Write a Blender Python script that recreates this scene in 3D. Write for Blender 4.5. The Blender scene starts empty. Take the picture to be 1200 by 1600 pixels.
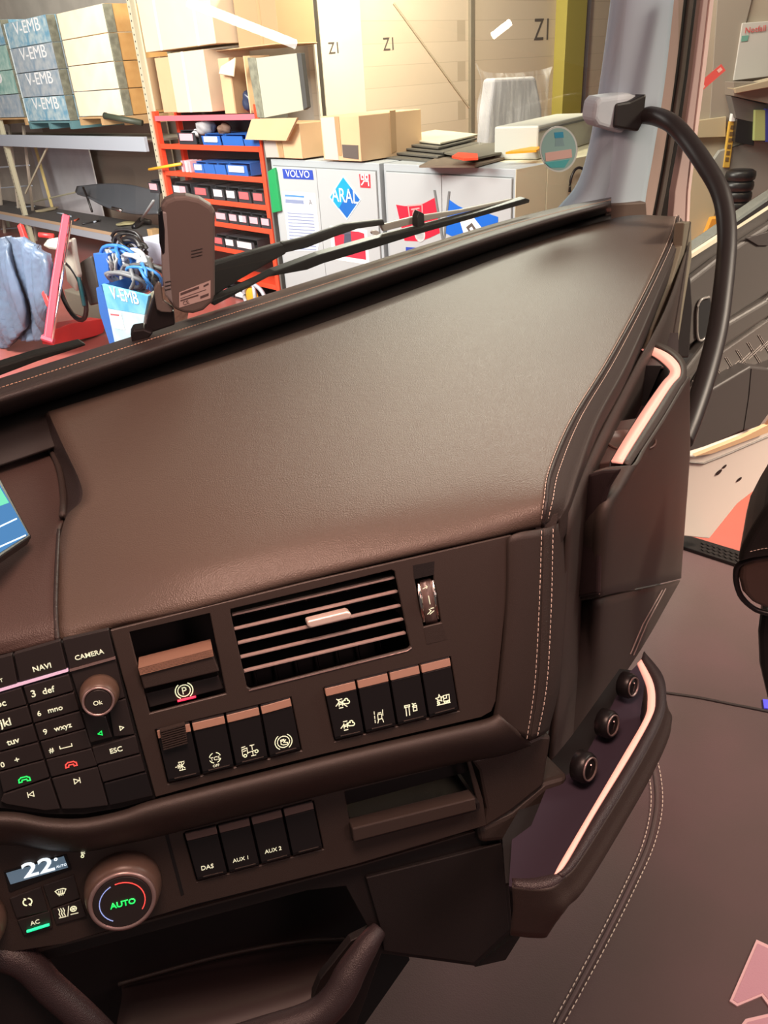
import bpy, bmesh, math, random
from mathutils import Vector as V, Matrix
random.seed(7)
S = bpy.context.scene
COL = S.collection
# ---------------------------------------------------------------- camera
FPX = 1200.0                                   # focal length in pixels of the 1200x1600 frame
CAM = V((0, 0, 2.9))                           # above the workshop floor
DOWN = V((140, 2100, 1200)).normalized()        # plumb line seen by the camera (x right, y down, z forward)
_f = (V((0, 0, 1)) - DOWN * DOWN.z).normalized()
_r = DOWN.cross(_f).normalized()
if _r.x < 0: _r = -_r
def c2w(d): return V((d.dot(_r), d.dot(_f), -d.dot(DOWN)))
cx_, cy_, cz_ = c2w(V((1, 0, 0))), c2w(V((0, 1, 0))), c2w(V((0, 0, 1)))
cam = bpy.data.objects.new('camera', bpy.data.cameras.new('camera'))
COL.objects.link(cam); S.camera = cam
R_ = Matrix((cx_, -cy_, -cz_)).transposed().to_4x4()
cam.matrix_world = Matrix.Translation(CAM) @ R_
cam.data.sensor_fit = 'VERTICAL'; cam.data.sensor_height = 24.0
cam.data.lens = 24.0 * FPX / 1600.0
cam.data.clip_start = .02; cam.data.clip_end = 100
# ---------------------------------------------------------------- light and exposure
S.view_settings.view_transform = 'Standard'; S.view_settings.look = 'None'
S.view_settings.exposure = 0.0; S.view_settings.gamma = 1.0; S.view_settings.use_curve_mapping = False
wd = bpy.data.worlds.new('world'); S.world = wd; wd.use_nodes = True
wd.node_tree.nodes['Background'].inputs[0].default_value = (1, .93, .86, 1)
wd.node_tree.nodes['Background'].inputs[1].default_value = .09
def area(name, loc, target, sx, sy, power, col, spread=180):
    l = bpy.data.lights.new(name, 'AREA'); l.shape = 'RECTANGLE'; l.size = sx; l.size_y = sy
    l.energy = power; l.color = col; l.spread = math.radians(spread)
    o = bpy.data.objects.new(name, l); COL.objects.link(o); o.location = loc
    o.rotation_euler = (V(target) - V(loc)).to_track_quat('-Z', 'Y').to_euler()
    return o
area('hall_and_fill_light', (-6.0, 6.5, 6.0), (-4.0, 12.0, 1.2), 5, 2.5, 1600, (1, .95, .88))
area('rack_fill_light', (-6.0, 2.5, 3.2), (-5.5, 12.0, .9), 4, 3, 110, (.88, .94, 1), 80)  # added low fill that brightens the bench below the crates
area('hall_and_fill_light', (.6, 5.5, 6.2), (.3, 10.5, 1.5), 4, 2.0, 360, (1, .92, .82))
area('hall_and_fill_light', (2.0, 8.2, 6.4), (.5, 1.2, 2.5), 4, 2.0, 32, (1, .98, .80), 50)  # added fill, placed so the dash top shows a sheen
area('hall_and_fill_light', (4.6, .6, 4.8), (1.35, 2.5, 1.3), 1.2, 1.2, 44, (1, .82, .64), 42)  # added fill spot for the door frame and sill
area('hall_and_fill_light', (4.2, 4.6, 5.0), (2.7, 5.1, 0), 1.0, 1.0, 60, (1, .78, .52), 50)  # added warm fill that turns the floor beyond the sill orange
area('wall_flood_lamp', (1.2, 10.6, 5.2), (1.5, 13.2, 3.6), .5, .5, 420, (1, .90, .68))
area('cab_roof_lamp', (.05, .35, 3.65), (.2, 1.2, 2.4), .6, .4, 23.0, (1, .60, .47))
area('side_window_daylight', (-1.3, .4, 3.3), (.2, .9, 2.5), .8, .7, 6, (1, .64, .54))
area('cab_fill_light', (1.1, -.35, 3.3), (.75, 1.2, 2.1), .5, .5, 7, (1, .55, .50))  # added fill from behind for the right-hand side of the dash
area('door_daylight', (2.8, 1.2, 4.2), (.75, 1.2, 2.3), 1.0, 1.0, 34, (1, .92, .78))
# ---------------------------------------------------------------- helpers
def ray(px, py): return (cx_ * (px - 600) + cy_ * (py - 800) + cz_ * FPX) / FPX    # unit depth
def D(px, py, d): return CAM + ray(px, py) * d
class Pl:
    def __init__(s, o, u, v):
        s.o = V(o); s.u = V(u).normalized(); s.v = (V(v) - s.u * V(v).dot(s.u)).normalized()
        s.n = s.u.cross(s.v)
        if s.n.dot(CAM - s.o) < 0: s.n = -s.n
    def P(s, px, py, off=0):
        r = ray(px, py); o = s.o + s.n * off
        return CAM + r * ((o - CAM).dot(s.n) / r.dot(s.n))
    def L(s, px, py, off=0):
        p = s.P(px, py, off) - s.o
        return p.dot(s.u), p.dot(s.v)
    def G(s, a, b, c=0): return s.o + s.u * a + s.v * b + s.n * c
WLOC = {}
def tag(o, label=None, cat=None, group=None, kind=None):
    if label: o['label'] = label
    if cat: o['category'] = cat
    if group: o['group'] = group
    if kind: o['kind'] = kind
    return o
def empty(name, loc, label, cat, group=None, kind=None):
    o = bpy.data.objects.new(name, None); COL.objects.link(o); o.location = loc
    o.empty_display_size = .05; WLOC[o.name] = V(loc)
    return tag(o, label, cat, group, kind)
def obj(name, bm, mat, parent=None, bevel=0, smooth=False, seg=2, solid=0, sub=0, weld=True):
    if weld: bmesh.ops.remove_doubles(bm, verts=bm.verts, dist=1e-6)
    bmesh.ops.recalc_face_normals(bm, faces=bm.faces)
    me = bpy.data.meshes.new(name)
    cs = [v.co for v in bm.verts]
    lo = V([min(c[i] for c in cs) for i in range(3)]); hi = V([max(c[i] for c in cs) for i in range(3)])
    org = V(((lo.x + hi.x) / 2, (lo.y + hi.y) / 2, lo.z if parent is None else (lo.z + hi.z) / 2))
    for v in bm.verts: v.co -= org
    if smooth:
        for f in bm.faces: f.smooth = True
    bm.to_mesh(me); bm.free()
    mats = mat if isinstance(mat, (list, tuple)) else [mat]
    for m in mats: me.materials.append(m)
    o = bpy.data.objects.new(name, me); COL.objects.link(o)
    if parent is not None:
        o.parent = parent; o.location = org - WLOC[parent.name]
    else: o.location = org
    WLOC[o.name] = org
    if solid:
        m = o.modifiers.new('solid', 'SOLIDIFY'); m.thickness = solid; m.offset = -1
    if bevel:
        m = o.modifiers.new('bevel', 'BEVEL'); m.width = bevel; m.segments = seg; m.limit_method = 'ANGLE'; m.angle_limit = .6
        m.harden_normals = False
    if sub:
        m = o.modifiers.new('sub', 'SUBSURF'); m.levels = sub; m.render_levels = sub
    if bevel and smooth is False and seg > 1:
        pass
    return o
def copy_tree(o, delta, label=None):
    c = o.copy(); COL.objects.link(c); c.location = o.location + delta; WLOC[c.name] = WLOC[o.name] + delta
    if label: c['label'] = label
    for ch in list(o.children):
        d = ch.copy(); COL.objects.link(d); d.parent = c; WLOC[d.name] = WLOC[ch.name] + delta
        for g in ch.children:
            e = g.copy(); COL.objects.link(e); e.parent = d
    return c
def B(): return bmesh.new()
def hexa(bm, p):                                # 8 points: back quad then front quad
    vs = [bm.verts.new(q) for q in p]
    for f in ((0, 1, 2, 3), (4, 5, 6, 7), (0, 1, 5, 4), (1, 2, 6, 5), (2, 3, 7, 6), (3, 0, 4, 7)):
        bm.faces.new([vs[i] for i in f])
def lbox(bm, pl, a0, a1, b0, b1, c0, c1):
    hexa(bm, [pl.G(a, b, c) for c in (c0, c1) for a, b in ((a0, b0), (a1, b0), (a1, b1), (a0, b1))])
def pbox(bm, pl, bl, tr, c0, c1):               # front face from bottom-left to top-right pixel
    a0, b0 = pl.L(*bl, c1); a1, b1 = pl.L(*tr, c1)
    lbox(bm, pl, a0, a1, b0, b1, c0, c1)
def prism(bm, pl, pts, c0, c1):
    fr = [pl.P(x, y, c1) for x, y in pts]; n = pl.n * (c1 - c0)
    vf = [bm.verts.new(p) for p in fr]; vb = [bm.verts.new(p - n) for p in fr]
    bm.faces.new(vf); bm.faces.new(vb[::-1])
    for i in range(len(pts)):
        j = (i + 1) % len(pts); bm.faces.new((vf[i], vb[i], vb[j], vf[j]))
def pris(pl, pts, c0, c1):
    bm = B(); prism(bm, pl, pts, c0, c1); return bm
def plate(pl, outer, holes, c0, c1):            # prism with real openings
    bm = B(); n = pl.n * (c1 - c0)
    edges = []; loops = []
    for lp in [outer] + holes:
        vs = [bm.verts.new(pl.P(x, y, c1)) for x, y in lp]; loops.append(vs)
        edges += [bm.edges.new((vs[i], vs[(i + 1) % len(vs)])) for i in range(len(vs))]
    bmesh.ops.triangle_fill(bm, use_beauty=True, use_dissolve=False, edges=edges)
    mp = {}
    for vs in loops:
        for v in vs: mp[v] = bm.verts.new(v.co - n)
    for f in list(bm.faces):
        bm.faces.new([mp[v] for v in reversed(f.verts)])
    for vs in loops:
        for i in range(len(vs)):
            j = (i + 1) % len(vs); bm.faces.new((vs[i], vs[j], mp[vs[j]], mp[vs[i]]))
    return bm
def cr(p, t):                                   # catmull-rom through a list, t in 0..1
    n = len(p) - 1; x = min(max(t * n, 0), n - 1e-9); i = int(x); f = x - i
    a = p[i - 1] if i > 0 else p[0] * 2 - p[1]; b = p[i]; c = p[i + 1]
    d = p[i + 2] if i + 2 <= n else p[n] * 2 - p[n - 1]
    return .5 * ((2 * b) + (c - a) * f + (2 * a - 5 * b + 4 * c - d) * f * f + (3 * b - a - 3 * c + d) * f ** 3)
def curve(p, n): return [cr(p, i / (n - 1)) for i in range(n)]
def evenly(p, step):                            # resample a dense polyline by length
    out = [p[0]]; acc = 0
    for a, b in zip(p, p[1:]):
        L = (b - a).length
        while L > 0 and acc + L >= step:
            a = a + (b - a) * ((step - acc) / L); out.append(a); L = (b - a).length; acc = 0
        acc += L
    return out
def loft(rows, nu, nv, smooth_v=True):
    bm = B()
    rr = [curve(r, nu) for r in rows]
    cols = []
    for i in range(nu):
        c = [r[i] for r in rr]
        cols.append(curve(c, nv) if smooth_v else c)
    m = len(cols[0])
    g = [[bm.verts.new(cols[i][j]) for j in range(m)] for i in range(nu)]
    for i in range(nu - 1):
        for j in range(m - 1): bm.faces.new((g[i][j], g[i + 1][j], g[i + 1][j + 1], g[i][j + 1]))
    return bm
def tube(bm, pts, r, seg=12, flat=None, cap=True):
    rings = []; up = V((0, 0, 1)); n = len(pts)
    rs = r if isinstance(r, (list, tuple)) else [r] * n
    for i, p in enumerate(pts):
        t = (pts[min(i + 1, n - 1)] - pts[max(i - 1, 0)]).normalized()
        s = t.cross(up)
        if s.length < .05: s = t.cross(V((1, 0, 0)))
        s.normalize(); w = s.cross(t).normalized(); fl = flat or 1
        rings.append([bm.verts.new(p + s * math.cos(6.28318 * k / seg) * rs[i] + w * math.sin(6.28318 * k / seg) * rs[i] * fl) for k in range(seg)])
    for a, b in zip(rings, rings[1:]):
        for k in range(seg): bm.faces.new((a[k], a[(k + 1) % seg], b[(k + 1) % seg], b[k]))
    if cap: bm.faces.new(rings[0][::-1]); bm.faces.new(rings[-1])
def turned(bm, c, ax, prof, seg=48, flat_u=None):   # prof: (radius, height) along ax
    ax = V(ax).normalized(); s = ax.orthogonal().normalized(); w = ax.cross(s)
    rings = []
    for r, h in prof:
        rings.append([bm.verts.new(c + ax * h + (s * math.cos(6.2831853 * k / seg) + w * math.sin(6.2831853 * k / seg)) * max(r, 1e-5)) for k in range(seg)])
    for a, b in zip(rings, rings[1:]):
        for k in range(seg): bm.faces.new((a[k], a[(k + 1) % seg], b[(k + 1) % seg], b[k]))
    bm.faces.new(rings[0][::-1]); bm.faces.new(rings[-1])
def text(name, s, pl, p0, p1, off, mat, parent, thick=.0004, squash=1.0, lab=None, bold=0):
    """lettering lying on a plane, its baseline running from pixel p0 to pixel p1"""
    cu = bpy.data.curves.new(name, 'FONT'); cu.body = s; cu.extrude = 0; cu.offset = bold; cu.resolution_u = 3
    to = bpy.data.objects.new('t', cu); COL.objects.link(to)
    me = bpy.data.meshes.new_from_object(to.evaluated_get(bpy.context.evaluated_depsgraph_get()))
    bpy.data.objects.remove(to); bpy.data.curves.remove(cu)
    bm = B(); bm.from_mesh(me); bpy.data.meshes.remove(me)
    x0 = min(v.co.x for v in bm.verts); x1 = max(v.co.x for v in bm.verts)
    a = pl.P(*p0, off); b = pl.P(*p1, off); e = b - a; w = e.length; e.normalize()
    up = pl.n.cross(e)
    if up.dot(cy_) > 0: up = -up
    k = w / (x1 - x0)
    for v in bm.verts: v.co = a + e * ((v.co.x - x0) * k) + up * (v.co.y * k * squash)
    g = bmesh.ops.extrude_face_region(bm, geom=list(bm.faces))
    for v in g['geom']:
        if isinstance(v, bmesh.types.BMVert): v.co += pl.n * thick
    o = obj(name, bm, mat, parent, weld=False)
    if lab: o['label'] = lab
    return o
def icon(name, pl, c, size, strokes, off, mat, parent, slope=-.235, w=.07, thick=.0003):
    """small pictogram from strokes in a -1..1 frame, size = half width in pixels"""
    bm = B(); o = pl.P(*c, off); e = (pl.P(c[0] + 10, c[1] + 10 * slope, off) - o)
    k = e.length / math.hypot(10, 10 * slope) * size; e.normalize()
    up = pl.n.cross(e)
    if up.dot(cy_) > 0: up = -up
    for st in strokes:
        if st[0] == 'c':
            _, X, Y, r, a0, a1 = st
            n = 16; st = [(X + r * math.cos(math.radians(a0 + (a1 - a0) * i / n)), Y + r * math.sin(math.radians(a0 + (a1 - a0) * i / n))) for i in range(n + 1)]
        for (xa, ya), (xb, yb) in zip(st, st[1:]):
            L = math.hypot(xb - xa, yb - ya) or 1; dx, dy = (xb - xa) / L * w, (yb - ya) / L * w
            q = [(xa - dx + dy, ya - dy - dx), (xb + dx + dy, yb + dy - dx), (xb + dx - dy, yb + dy + dx), (xa - dx - dy, ya - dy + dx)]
            pts = [o + e * (x * k) + up * (y * k) for x, y in q]
            hexa(bm, [p for p in pts] + [p + pl.n * thick for p in pts])
    return obj(name, bm, mat, parent, weld=False)
def stitches(name, path, mat, parent, length=.0042, gap=.0018, r=.00045, lift=V((0, 0, 0))):
    bm = B(); pts = evenly(path, length + gap)
    for a, b in zip(pts, pts[1:]):
        d = (b - a) * (length / (length + gap))
        tube(bm, [a + lift, a + d * .25 + lift * 1.6, a + d * .75 + lift * 1.6, a + d + lift], [r * .6, r, r, r * .6], 5)
    return obj(name, bm, mat, parent, weld=False)
# ---------------------------------------------------------------- materials
def mat(name, col, rough=.5, metal=0, emit=None, es=1, bump=0, bs=200, noise=0, ns=8, col2=None, alpha=1, coat=0, spec=.5, trans=0):
    m = bpy.data.materials.new(name); m.use_nodes = True; nt = m.node_tree; b = nt.nodes['Principled BSDF']
    b.inputs['Base Color'].default_value = (*col, 1); b.inputs['Roughness'].default_value = rough
    b.inputs['Metallic'].default_value = metal; b.inputs['Alpha'].default_value = alpha
    b.inputs['Coat Weight'].default_value = coat; b.inputs['Specular IOR Level'].default_value = spec
    if emit: b.inputs['Emission Color'].default_value = (*emit, 1); b.inputs['Emission Strength'].default_value = es
    tc = nt.nodes.new('ShaderNodeTexCoord')
    if col2 or noise:
        n = nt.nodes.new('ShaderNodeTexNoise'); n.inputs['Scale'].default_value = ns; n.inputs['Detail'].default_value = 6
        nt.links.new(tc.outputs['Object'], n.inputs['Vector'])
        r = nt.nodes.new('ShaderNodeValToRGB'); r.color_ramp.elements[0].position = .35; r.color_ramp.elements[1].position = .65
        c2 = col2 or tuple(c * (1 - noise) for c in col)
        r.color_ramp.elements[0].color = (*c2, 1); r.color_ramp.elements[1].color = (*col, 1)
        nt.links.new(n.outputs['Fac'], r.inputs['Fac']); nt.links.new(r.outputs['Color'], b.inputs['Base Color'])
    if bump:
        n = nt.nodes.new('ShaderNodeTexVoronoi'); n.inputs['Scale'].default_value = bs
        n2 = nt.nodes.new('ShaderNodeTexNoise'); n2.inputs['Scale'].default_value = bs * .12; n2.inputs['Detail'].default_value = 4
        mx = nt.nodes.new('ShaderNodeMath'); mx.operation = 'ADD'
        bp = nt.nodes.new('ShaderNodeBump'); bp.inputs['Strength'].default_value = bump; bp.inputs['Distance'].default_value = .0006
        for q in (n, n2): nt.links.new(tc.outputs['Object'], q.inputs['Vector'])
        nt.links.new(n.outputs['Distance'], mx.inputs[0]); nt.links.new(n2.outputs['Fac'], mx.inputs[1])
        nt.links.new(mx.outputs[0], bp.inputs['Height']); nt.links.new(bp.outputs['Normal'], b.inputs['Normal'])
    return m
def brick_mat(name, c1, c2, mortar, rot, sc=(.24, .12)):
    m = bpy.data.materials.new(name); m.use_nodes = True; nt = m.node_tree; b = nt.nodes['Principled BSDF']
    tc = nt.nodes.new('ShaderNodeTexCoord'); mp = nt.nodes.new('ShaderNodeMapping')
    mp.vector_type = 'POINT'
    # wall frame: rotate about Z so that the brick rows run along the wall, then stand the pattern up
    mp.inputs['Rotation'].default_value = (0, 0, rot)
    cb = nt.nodes.new('ShaderNodeSeparateXYZ'); cc = nt.nodes.new('ShaderNodeCombineXYZ')
    br = nt.nodes.new('ShaderNodeTexBrick')
    br.inputs['Color1'].default_value = (*c1, 1); br.inputs['Color2'].default_value = (*c2, 1); br.inputs['Mortar'].default_value = (*mortar, 1)
    br.inputs['Scale'].default_value = 1; br.inputs['Brick Width'].default_value = sc[0]; br.inputs['Row Height'].default_value = sc[1]
    br.inputs['Mortar Size'].default_value = .004
    nt.links.new(tc.outputs['Object'], mp.inputs['Vector']); nt.links.new(mp.outputs[0], cb.inputs[0])
    nt.links.new(cb.outputs['X'], cc.inputs['X']); nt.links.new(cb.outputs['Z'], cc.inputs['Y']); nt.links.new(cc.outputs[0], br.inputs['Vector'])
    nt.links.new(br.outputs['Color'], b.inputs['Base Color']); b.inputs['Roughness'].default_value = .75
    return m
def glass(name, refl=1.0, tint=(1, 1, 1)):
    m = bpy.data.materials.new(name); m.use_nodes = True; nt = m.node_tree; nt.nodes.clear()
    out = nt.nodes.new('ShaderNodeOutputMaterial'); tr = nt.nodes.new('ShaderNodeBsdfTransparent'); gl = nt.nodes.new('ShaderNodeBsdfGlossy')
    lw = nt.nodes.new('ShaderNodeLayerWeight'); lw.inputs[0].default_value = .5; pw = nt.nodes.new('ShaderNodeMath'); pw.operation = 'POWER'; pw.inputs[1].default_value = 5; fr = nt.nodes.new('ShaderNodeMath'); fr.operation = 'MULTIPLY_ADD'; fr.inputs[1].default_value = .9; fr.inputs[2].default_value = .05; nt.links.new(lw.outputs['Facing'], pw.inputs[0]); nt.links.new(pw.outputs[0], fr.inputs[0]); mx = nt.nodes.new('ShaderNodeMixShader')
    tr.inputs[0].default_value = (*tint, 1); gl.inputs['Roughness'].default_value = .0; gl.inputs[0].default_value = (refl, refl, refl, 1)
    nt.links.new(fr.outputs[0], mx.inputs[0]); nt.links.new(tr.outputs[0], mx.inputs[1]); nt.links.new(gl.outputs[0], mx.inputs[2])
    nt.links.new(mx.outputs[0], out.inputs[0]); return m
# ---------------------------------------------------------------- reference frames
ZD = CAM.z - .43                                   # height of the fascia's upper edge
def H(px, py, z): return CAM + ray(px, py) * ((CAM.z - z) / -ray(px, py).z)   # point at height z
def T(px, py, h): return H(px, py, ZD + h)         # point h above the fascia edge level
q1, q2 = T(90, 1000, 0), T(870, 820, 0)
F = Pl(q1, q2 - q1, -(cx_ * 790 + cy_ * 4900 + cz_ * 1200))       # fascia, leaning back, turned to the driver
LW = Pl(F.G(0, 0, -.028), F.u, F.v)                # lower panel, set back
def az(deg): return V((math.sin(math.radians(deg)), math.cos(math.radians(deg)), 0))
ZU = V((0, 0, 1))
W = Pl(D(422, 250, 10.1), -az(-42), ZU)            # front plane of rack, shelf and cabinets
A0 = D(1000, 200, 1.75)
AP = Pl(A0, az(70), ZU * 1 + az(-25) * .0)         # plane of the windscreen pillar
# ---------------------------------------------------------------- materials
def leather(n, c, r, b=.5, s=700): return mat(n, c, r, bump=b, bs=s)
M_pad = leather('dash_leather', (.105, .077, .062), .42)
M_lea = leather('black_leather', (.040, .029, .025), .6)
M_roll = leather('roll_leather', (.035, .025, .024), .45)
M_side = mat('fascia_plastic', (.040, .029, .025), .5, bump=.3, bs=1500)
M_fas = mat('fascia_plastic_smooth', (.048, .035, .030), .46, bump=.15, bs=1500)
M_blk = mat('black_plastic', (.012, .010, .011), .38)
M_key = mat('key_plastic', (.026, .021, .021), .45)
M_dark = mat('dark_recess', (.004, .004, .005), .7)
M_low = mat('lower_plastic', (.010, .007, .007), .6, bump=.25, bs=1200)
M_grain = mat('grained_plastic', (.036, .024, .026), .42, bump=.5, bs=900)
M_pod = mat('pod_plastic', (.050, .038, .033), .5, bump=.35, bs=1300)
M_lit = mat('lit_rim', (.34, .20, .145), .4)  # light on upper edges put into this paler tone
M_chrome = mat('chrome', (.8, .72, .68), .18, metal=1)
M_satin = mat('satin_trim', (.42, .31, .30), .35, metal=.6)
M_slat = mat('vent_slat_edge', (.42, .32, .30), .4)  # pale tone paints the highlight on the slats' front edges
M_thread = mat('thread', (.85, .70, .60), .8)
M_pink = mat('ambient_strip', (.9, .55, .48), .5, emit=(1, .36, .27), es=.62)
M_glyph = mat('backlit_glyph', (.6, .6, .45), .5, emit=(.80, .80, .55), es=.75)
M_gr = mat('green_light', (.05, .8, .2), .5, emit=(.01, .85, .12), es=1.1)
M_gr2 = mat('green_bar_light', (.05, .8, .4), .5, emit=(.0, .85, .35), es=1.0)
M_rd = mat('red_light', (.9, .05, .08), .5, emit=(1, .02, .07), es=1.6)
M_rd2 = mat('red_glyph', (.9, .1, .1), .5, emit=(1, .08, .06), es=.9)
M_bl = mat('blue_glyph', (.3, .4, .8), .5, emit=(.35, .45, .85), es=.7)
M_wh = mat('white_digits', (.9, .9, .9), .5, emit=(.85, .95, 1), es=.95)
M_lcd = mat('lcd', (.1, .15, .2), .3, emit=(.07, .11, .15), es=1)
# ================================================================ THE TRUCK CAB: dashboard
dash = empty('dashboard', T(450, 900, -.6), 'black leather-covered truck dashboard with switches, air vent and contrast stitching', 'dashboard')
# leather pad, from the windscreen side to the edge above the fascia
rows = [[T(75, 643, .046), T(240, 592, .052), T(460, 520, .052), T(680, 440, .052), T(860, 371, .05), T(975, 338, .047), T(1060, 338, .047)],
        [T(96, 690, .046), T(280, 630, .047), T(500, 575, .047), T(700, 500, .047), T(885, 420, .046), T(1051, 372, .046)],
        [T(124, 750, .041), T(330, 710, .043), T(520, 650, .043), T(710, 575, .044), T(870, 510, .044), T(1012, 455, .0445)],
        [T(127, 782, .036), T(320, 765, .040), T(510, 708, .0405), T(700, 636, .0405), T(850, 585, .041), T(955, 560, .042)],
        [T(104, 806, .030), T(300, 812, .036), T(500, 762, .038), T(690, 695, .038), T(808, 662, .039), T(897, 655, .0395)],
        [T(92, 850, .022), T(280, 880, .026), T(480, 830, .028), T(660, 775, .030), T(770, 745, .032), T(862, 735, .034)],
        [T(87, 915, .010), T(275, 930, .011), T(475, 880, .013), T(655, 835, .015), T(760, 807, .018), T(853, 785, .024)],
        [T(88, 975, -.002), T(280, 955, .000), T(475, 905, .001), T(655, 863, .002), T(765, 838, .002), T(849, 815, .006)],
        [T(90, 1000, -.010), T(280, 960, -.010), T(475, 908, -.010), T(655, 866, -.010), T(765, 842, -.010), T(848, 824, -.004)]]
# sweep the rear rows up to the right-hand end
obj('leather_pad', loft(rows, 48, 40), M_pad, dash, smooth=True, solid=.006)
# seam line of the pad's right-hand edge, from the windscreen to the front corner
seam = [r[-1] for r in rows]
inner = [cr(r, .93) for r in rows]
outer = [T(1068, 347, .036), T(1063, 374, .034), T(1032, 452, .030), T(986, 560, .025), T(936, 655, .020), T(904, 742, .012), T(890, 785, .006), T(877, 810, -.003), T(872, 818, -.008)]
under = [p - V((0, 0, .035)) - az(-64) * .0 for p in outer]
def row_between(a, b, k, up=0): return [x.lerp(y, k) + V((0, 0, up)) for x, y in zip(a, b)]
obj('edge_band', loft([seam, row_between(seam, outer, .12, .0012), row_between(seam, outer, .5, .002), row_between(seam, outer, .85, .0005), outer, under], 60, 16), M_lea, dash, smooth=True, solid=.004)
bm = B(); tube(bm, curve([p + V((0, 0, .0008)) for p in seam], 80), .0022, 8); obj('seam_piping', bm, M_roll, dash, smooth=True)
side_in = [a.lerp(b, .12) for a, b in zip(seam, inner)]
stitches('stitching', curve([p + V((0, 0, .0045)) for p in row_between(seam, inner, .10)], 200), M_thread, dash)
stitches('stitching', curve([p + V((0, 0, .0040)) for p in row_between(seam, outer, .28)], 200), M_thread, dash)
# padded roll along the windscreen
roll_px = [(-60, 640, 30), (120, 582, 29), (300, 523, 27), (480, 465, 25), (640, 412, 22), (780, 366, 19), (880, 337, 15), (955, 318, 12)]
ru = [T(x, y - r * .9, .055) for x, y, r in roll_px]
prof = [(-1.0, .035), (-.9, .075), (-.35, .093), (.2, .087), (.72, .065), (1.02, .045), (1.12, .03)]
rl = [[T(x, y + k * r, hh) for x, y, r in roll_px] for k, hh in prof]
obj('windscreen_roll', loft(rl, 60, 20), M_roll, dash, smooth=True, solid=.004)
stitches('stitching', curve([T(x, y - .50 * r, .0935) for x, y, r in roll_px], 200), mat('roll_thread', (.52, .32, .22), .8), dash, r=.0008)
bm = B(); tube(bm, [T(951, 321, .05), T(957, 316, .06)], .02, 16); obj('roll_end_cap', bm, M_roll, dash, smooth=True)
# gutter between roll and pad
obj('gutter', loft([[T(x, y + .5 * r, .035) for x, y, r in roll_px], [T(x, y + 3.5 * r, .025) for x, y, r in roll_px]], 40, 3), M_low, dash, smooth=True, solid=.004)
obj('under_structure', loft([[T(-120, 690, -.03), T(300, 600, .0), T(700, 440, .0), T(1000, 350, .0), T(1050, 350, .0)], [T(-120, 960, -.06), T(300, 900, -.04), T(600, 800, -.03), T(800, 740, -.03), T(900, 640, -.03)], [T(-120, 1060, -.09), T(100, 1010, -.08), T(500, 930, -.07), T(700, 870, -.07), T(850, 830, -.07)]], 24, 10), M_low, dash, smooth=True, solid=.01)
# left-hand section in front of the display
rows = [[T(-120, 735, .01), T(-40, 700, .012), T(62, 655, .012)], [T(-120, 800, .006), T(-30, 780, .008), T(90, 720, .009)],
        [T(-120, 850, .004), T(-20, 840, .006), T(102, 790, .008)], [T(-120, 905, .004), T(-20, 900, .008), T(92, 830, .022)],
        [T(-120, 960, .0), T(-20, 950, .006), T(91, 880, .016)], [T(-120, 1010, -.01), T(-20, 1000, -.004), T(90, 960, .002)], [T(-120, 1052, -.02), T(-20, 1030, -.018), T(88, 1001, -.012)]]
obj('display_surround', loft(rows, 24, 30), leather('surround_leather', (.075, .048, .042), .5), dash, smooth=True, solid=.005)
# step between the sunken display surround and the pad
st_in = [T(62, 650, .012), T(72, 690, .010), T(92, 730, .009), T(100, 775, .009), T(99, 810, .018)]
st_out = [T(76, 644, .045), T(97, 690, .045), T(125, 750, .040), T(128, 782, .035), T(106, 808, .029)]
obj('pad_side_wall', loft([st_in, st_out], 20, 6), M_roll, dash, smooth=True, solid=.002)  # same leather as the pad, its shade put into a darker tone
bm = B(); tube(bm, curve([p + V((0, 0, .003)) for p in st_in], 30), .004, 8); obj('step_piping', bm, M_lea, dash, smooth=True)
bm = B(); tube(bm, curve([T(92, 828, .024), T(89, 880, .0175), T(87, 950, .005), T(90, 1000, -.008)], 30), .0022, 8); obj('seam_piping', bm, M_roll, dash, smooth=True)
# display
DP = Pl(D(50, 838, .80), D(50, 838, .80) - D(0, 872, .74), D(0, 745, .86) - D(50, 838, .80))
scr = obj('display', pris(DP, [(-190, 800), (-60, 640), (0, 745), (50, 838), (0, 872), (-120, 930)], -.012, 0), M_blk, dash, bevel=.002)
M_scr = mat('screen_blue', (.02, .05, .12), .9, spec=.05, emit=(.055, .20, .42), es=1)
M_scr2 = mat('screen_green', (.04, .2, .12), .9, spec=.05, emit=(.16, .66, .44), es=1)
obj('screen', pris(DP, [(-180, 800), (-62, 655), (0, 757), (44, 835), (0, 863), (-115, 920)], 0, .0008), M_scr, scr)
obj('screen_tile', pris(DP, [(-60, 690), (0, 762), (14, 785), (-60, 812)], .0008, .0014), M_scr2, scr)
bm = B(); prism(bm, DP, [(-60, 850), (26, 809), (27, 811), (-60, 852)], .0008, .0014); prism(bm, DP, [(-60, 880), (40, 835), (41, 837), (-60, 882)], .0008, .0014)
obj('screen_line', bm, mat('screen_line', (.4, .6, .8), .3, emit=(.3, .5, .7), es=1), scr)
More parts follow.
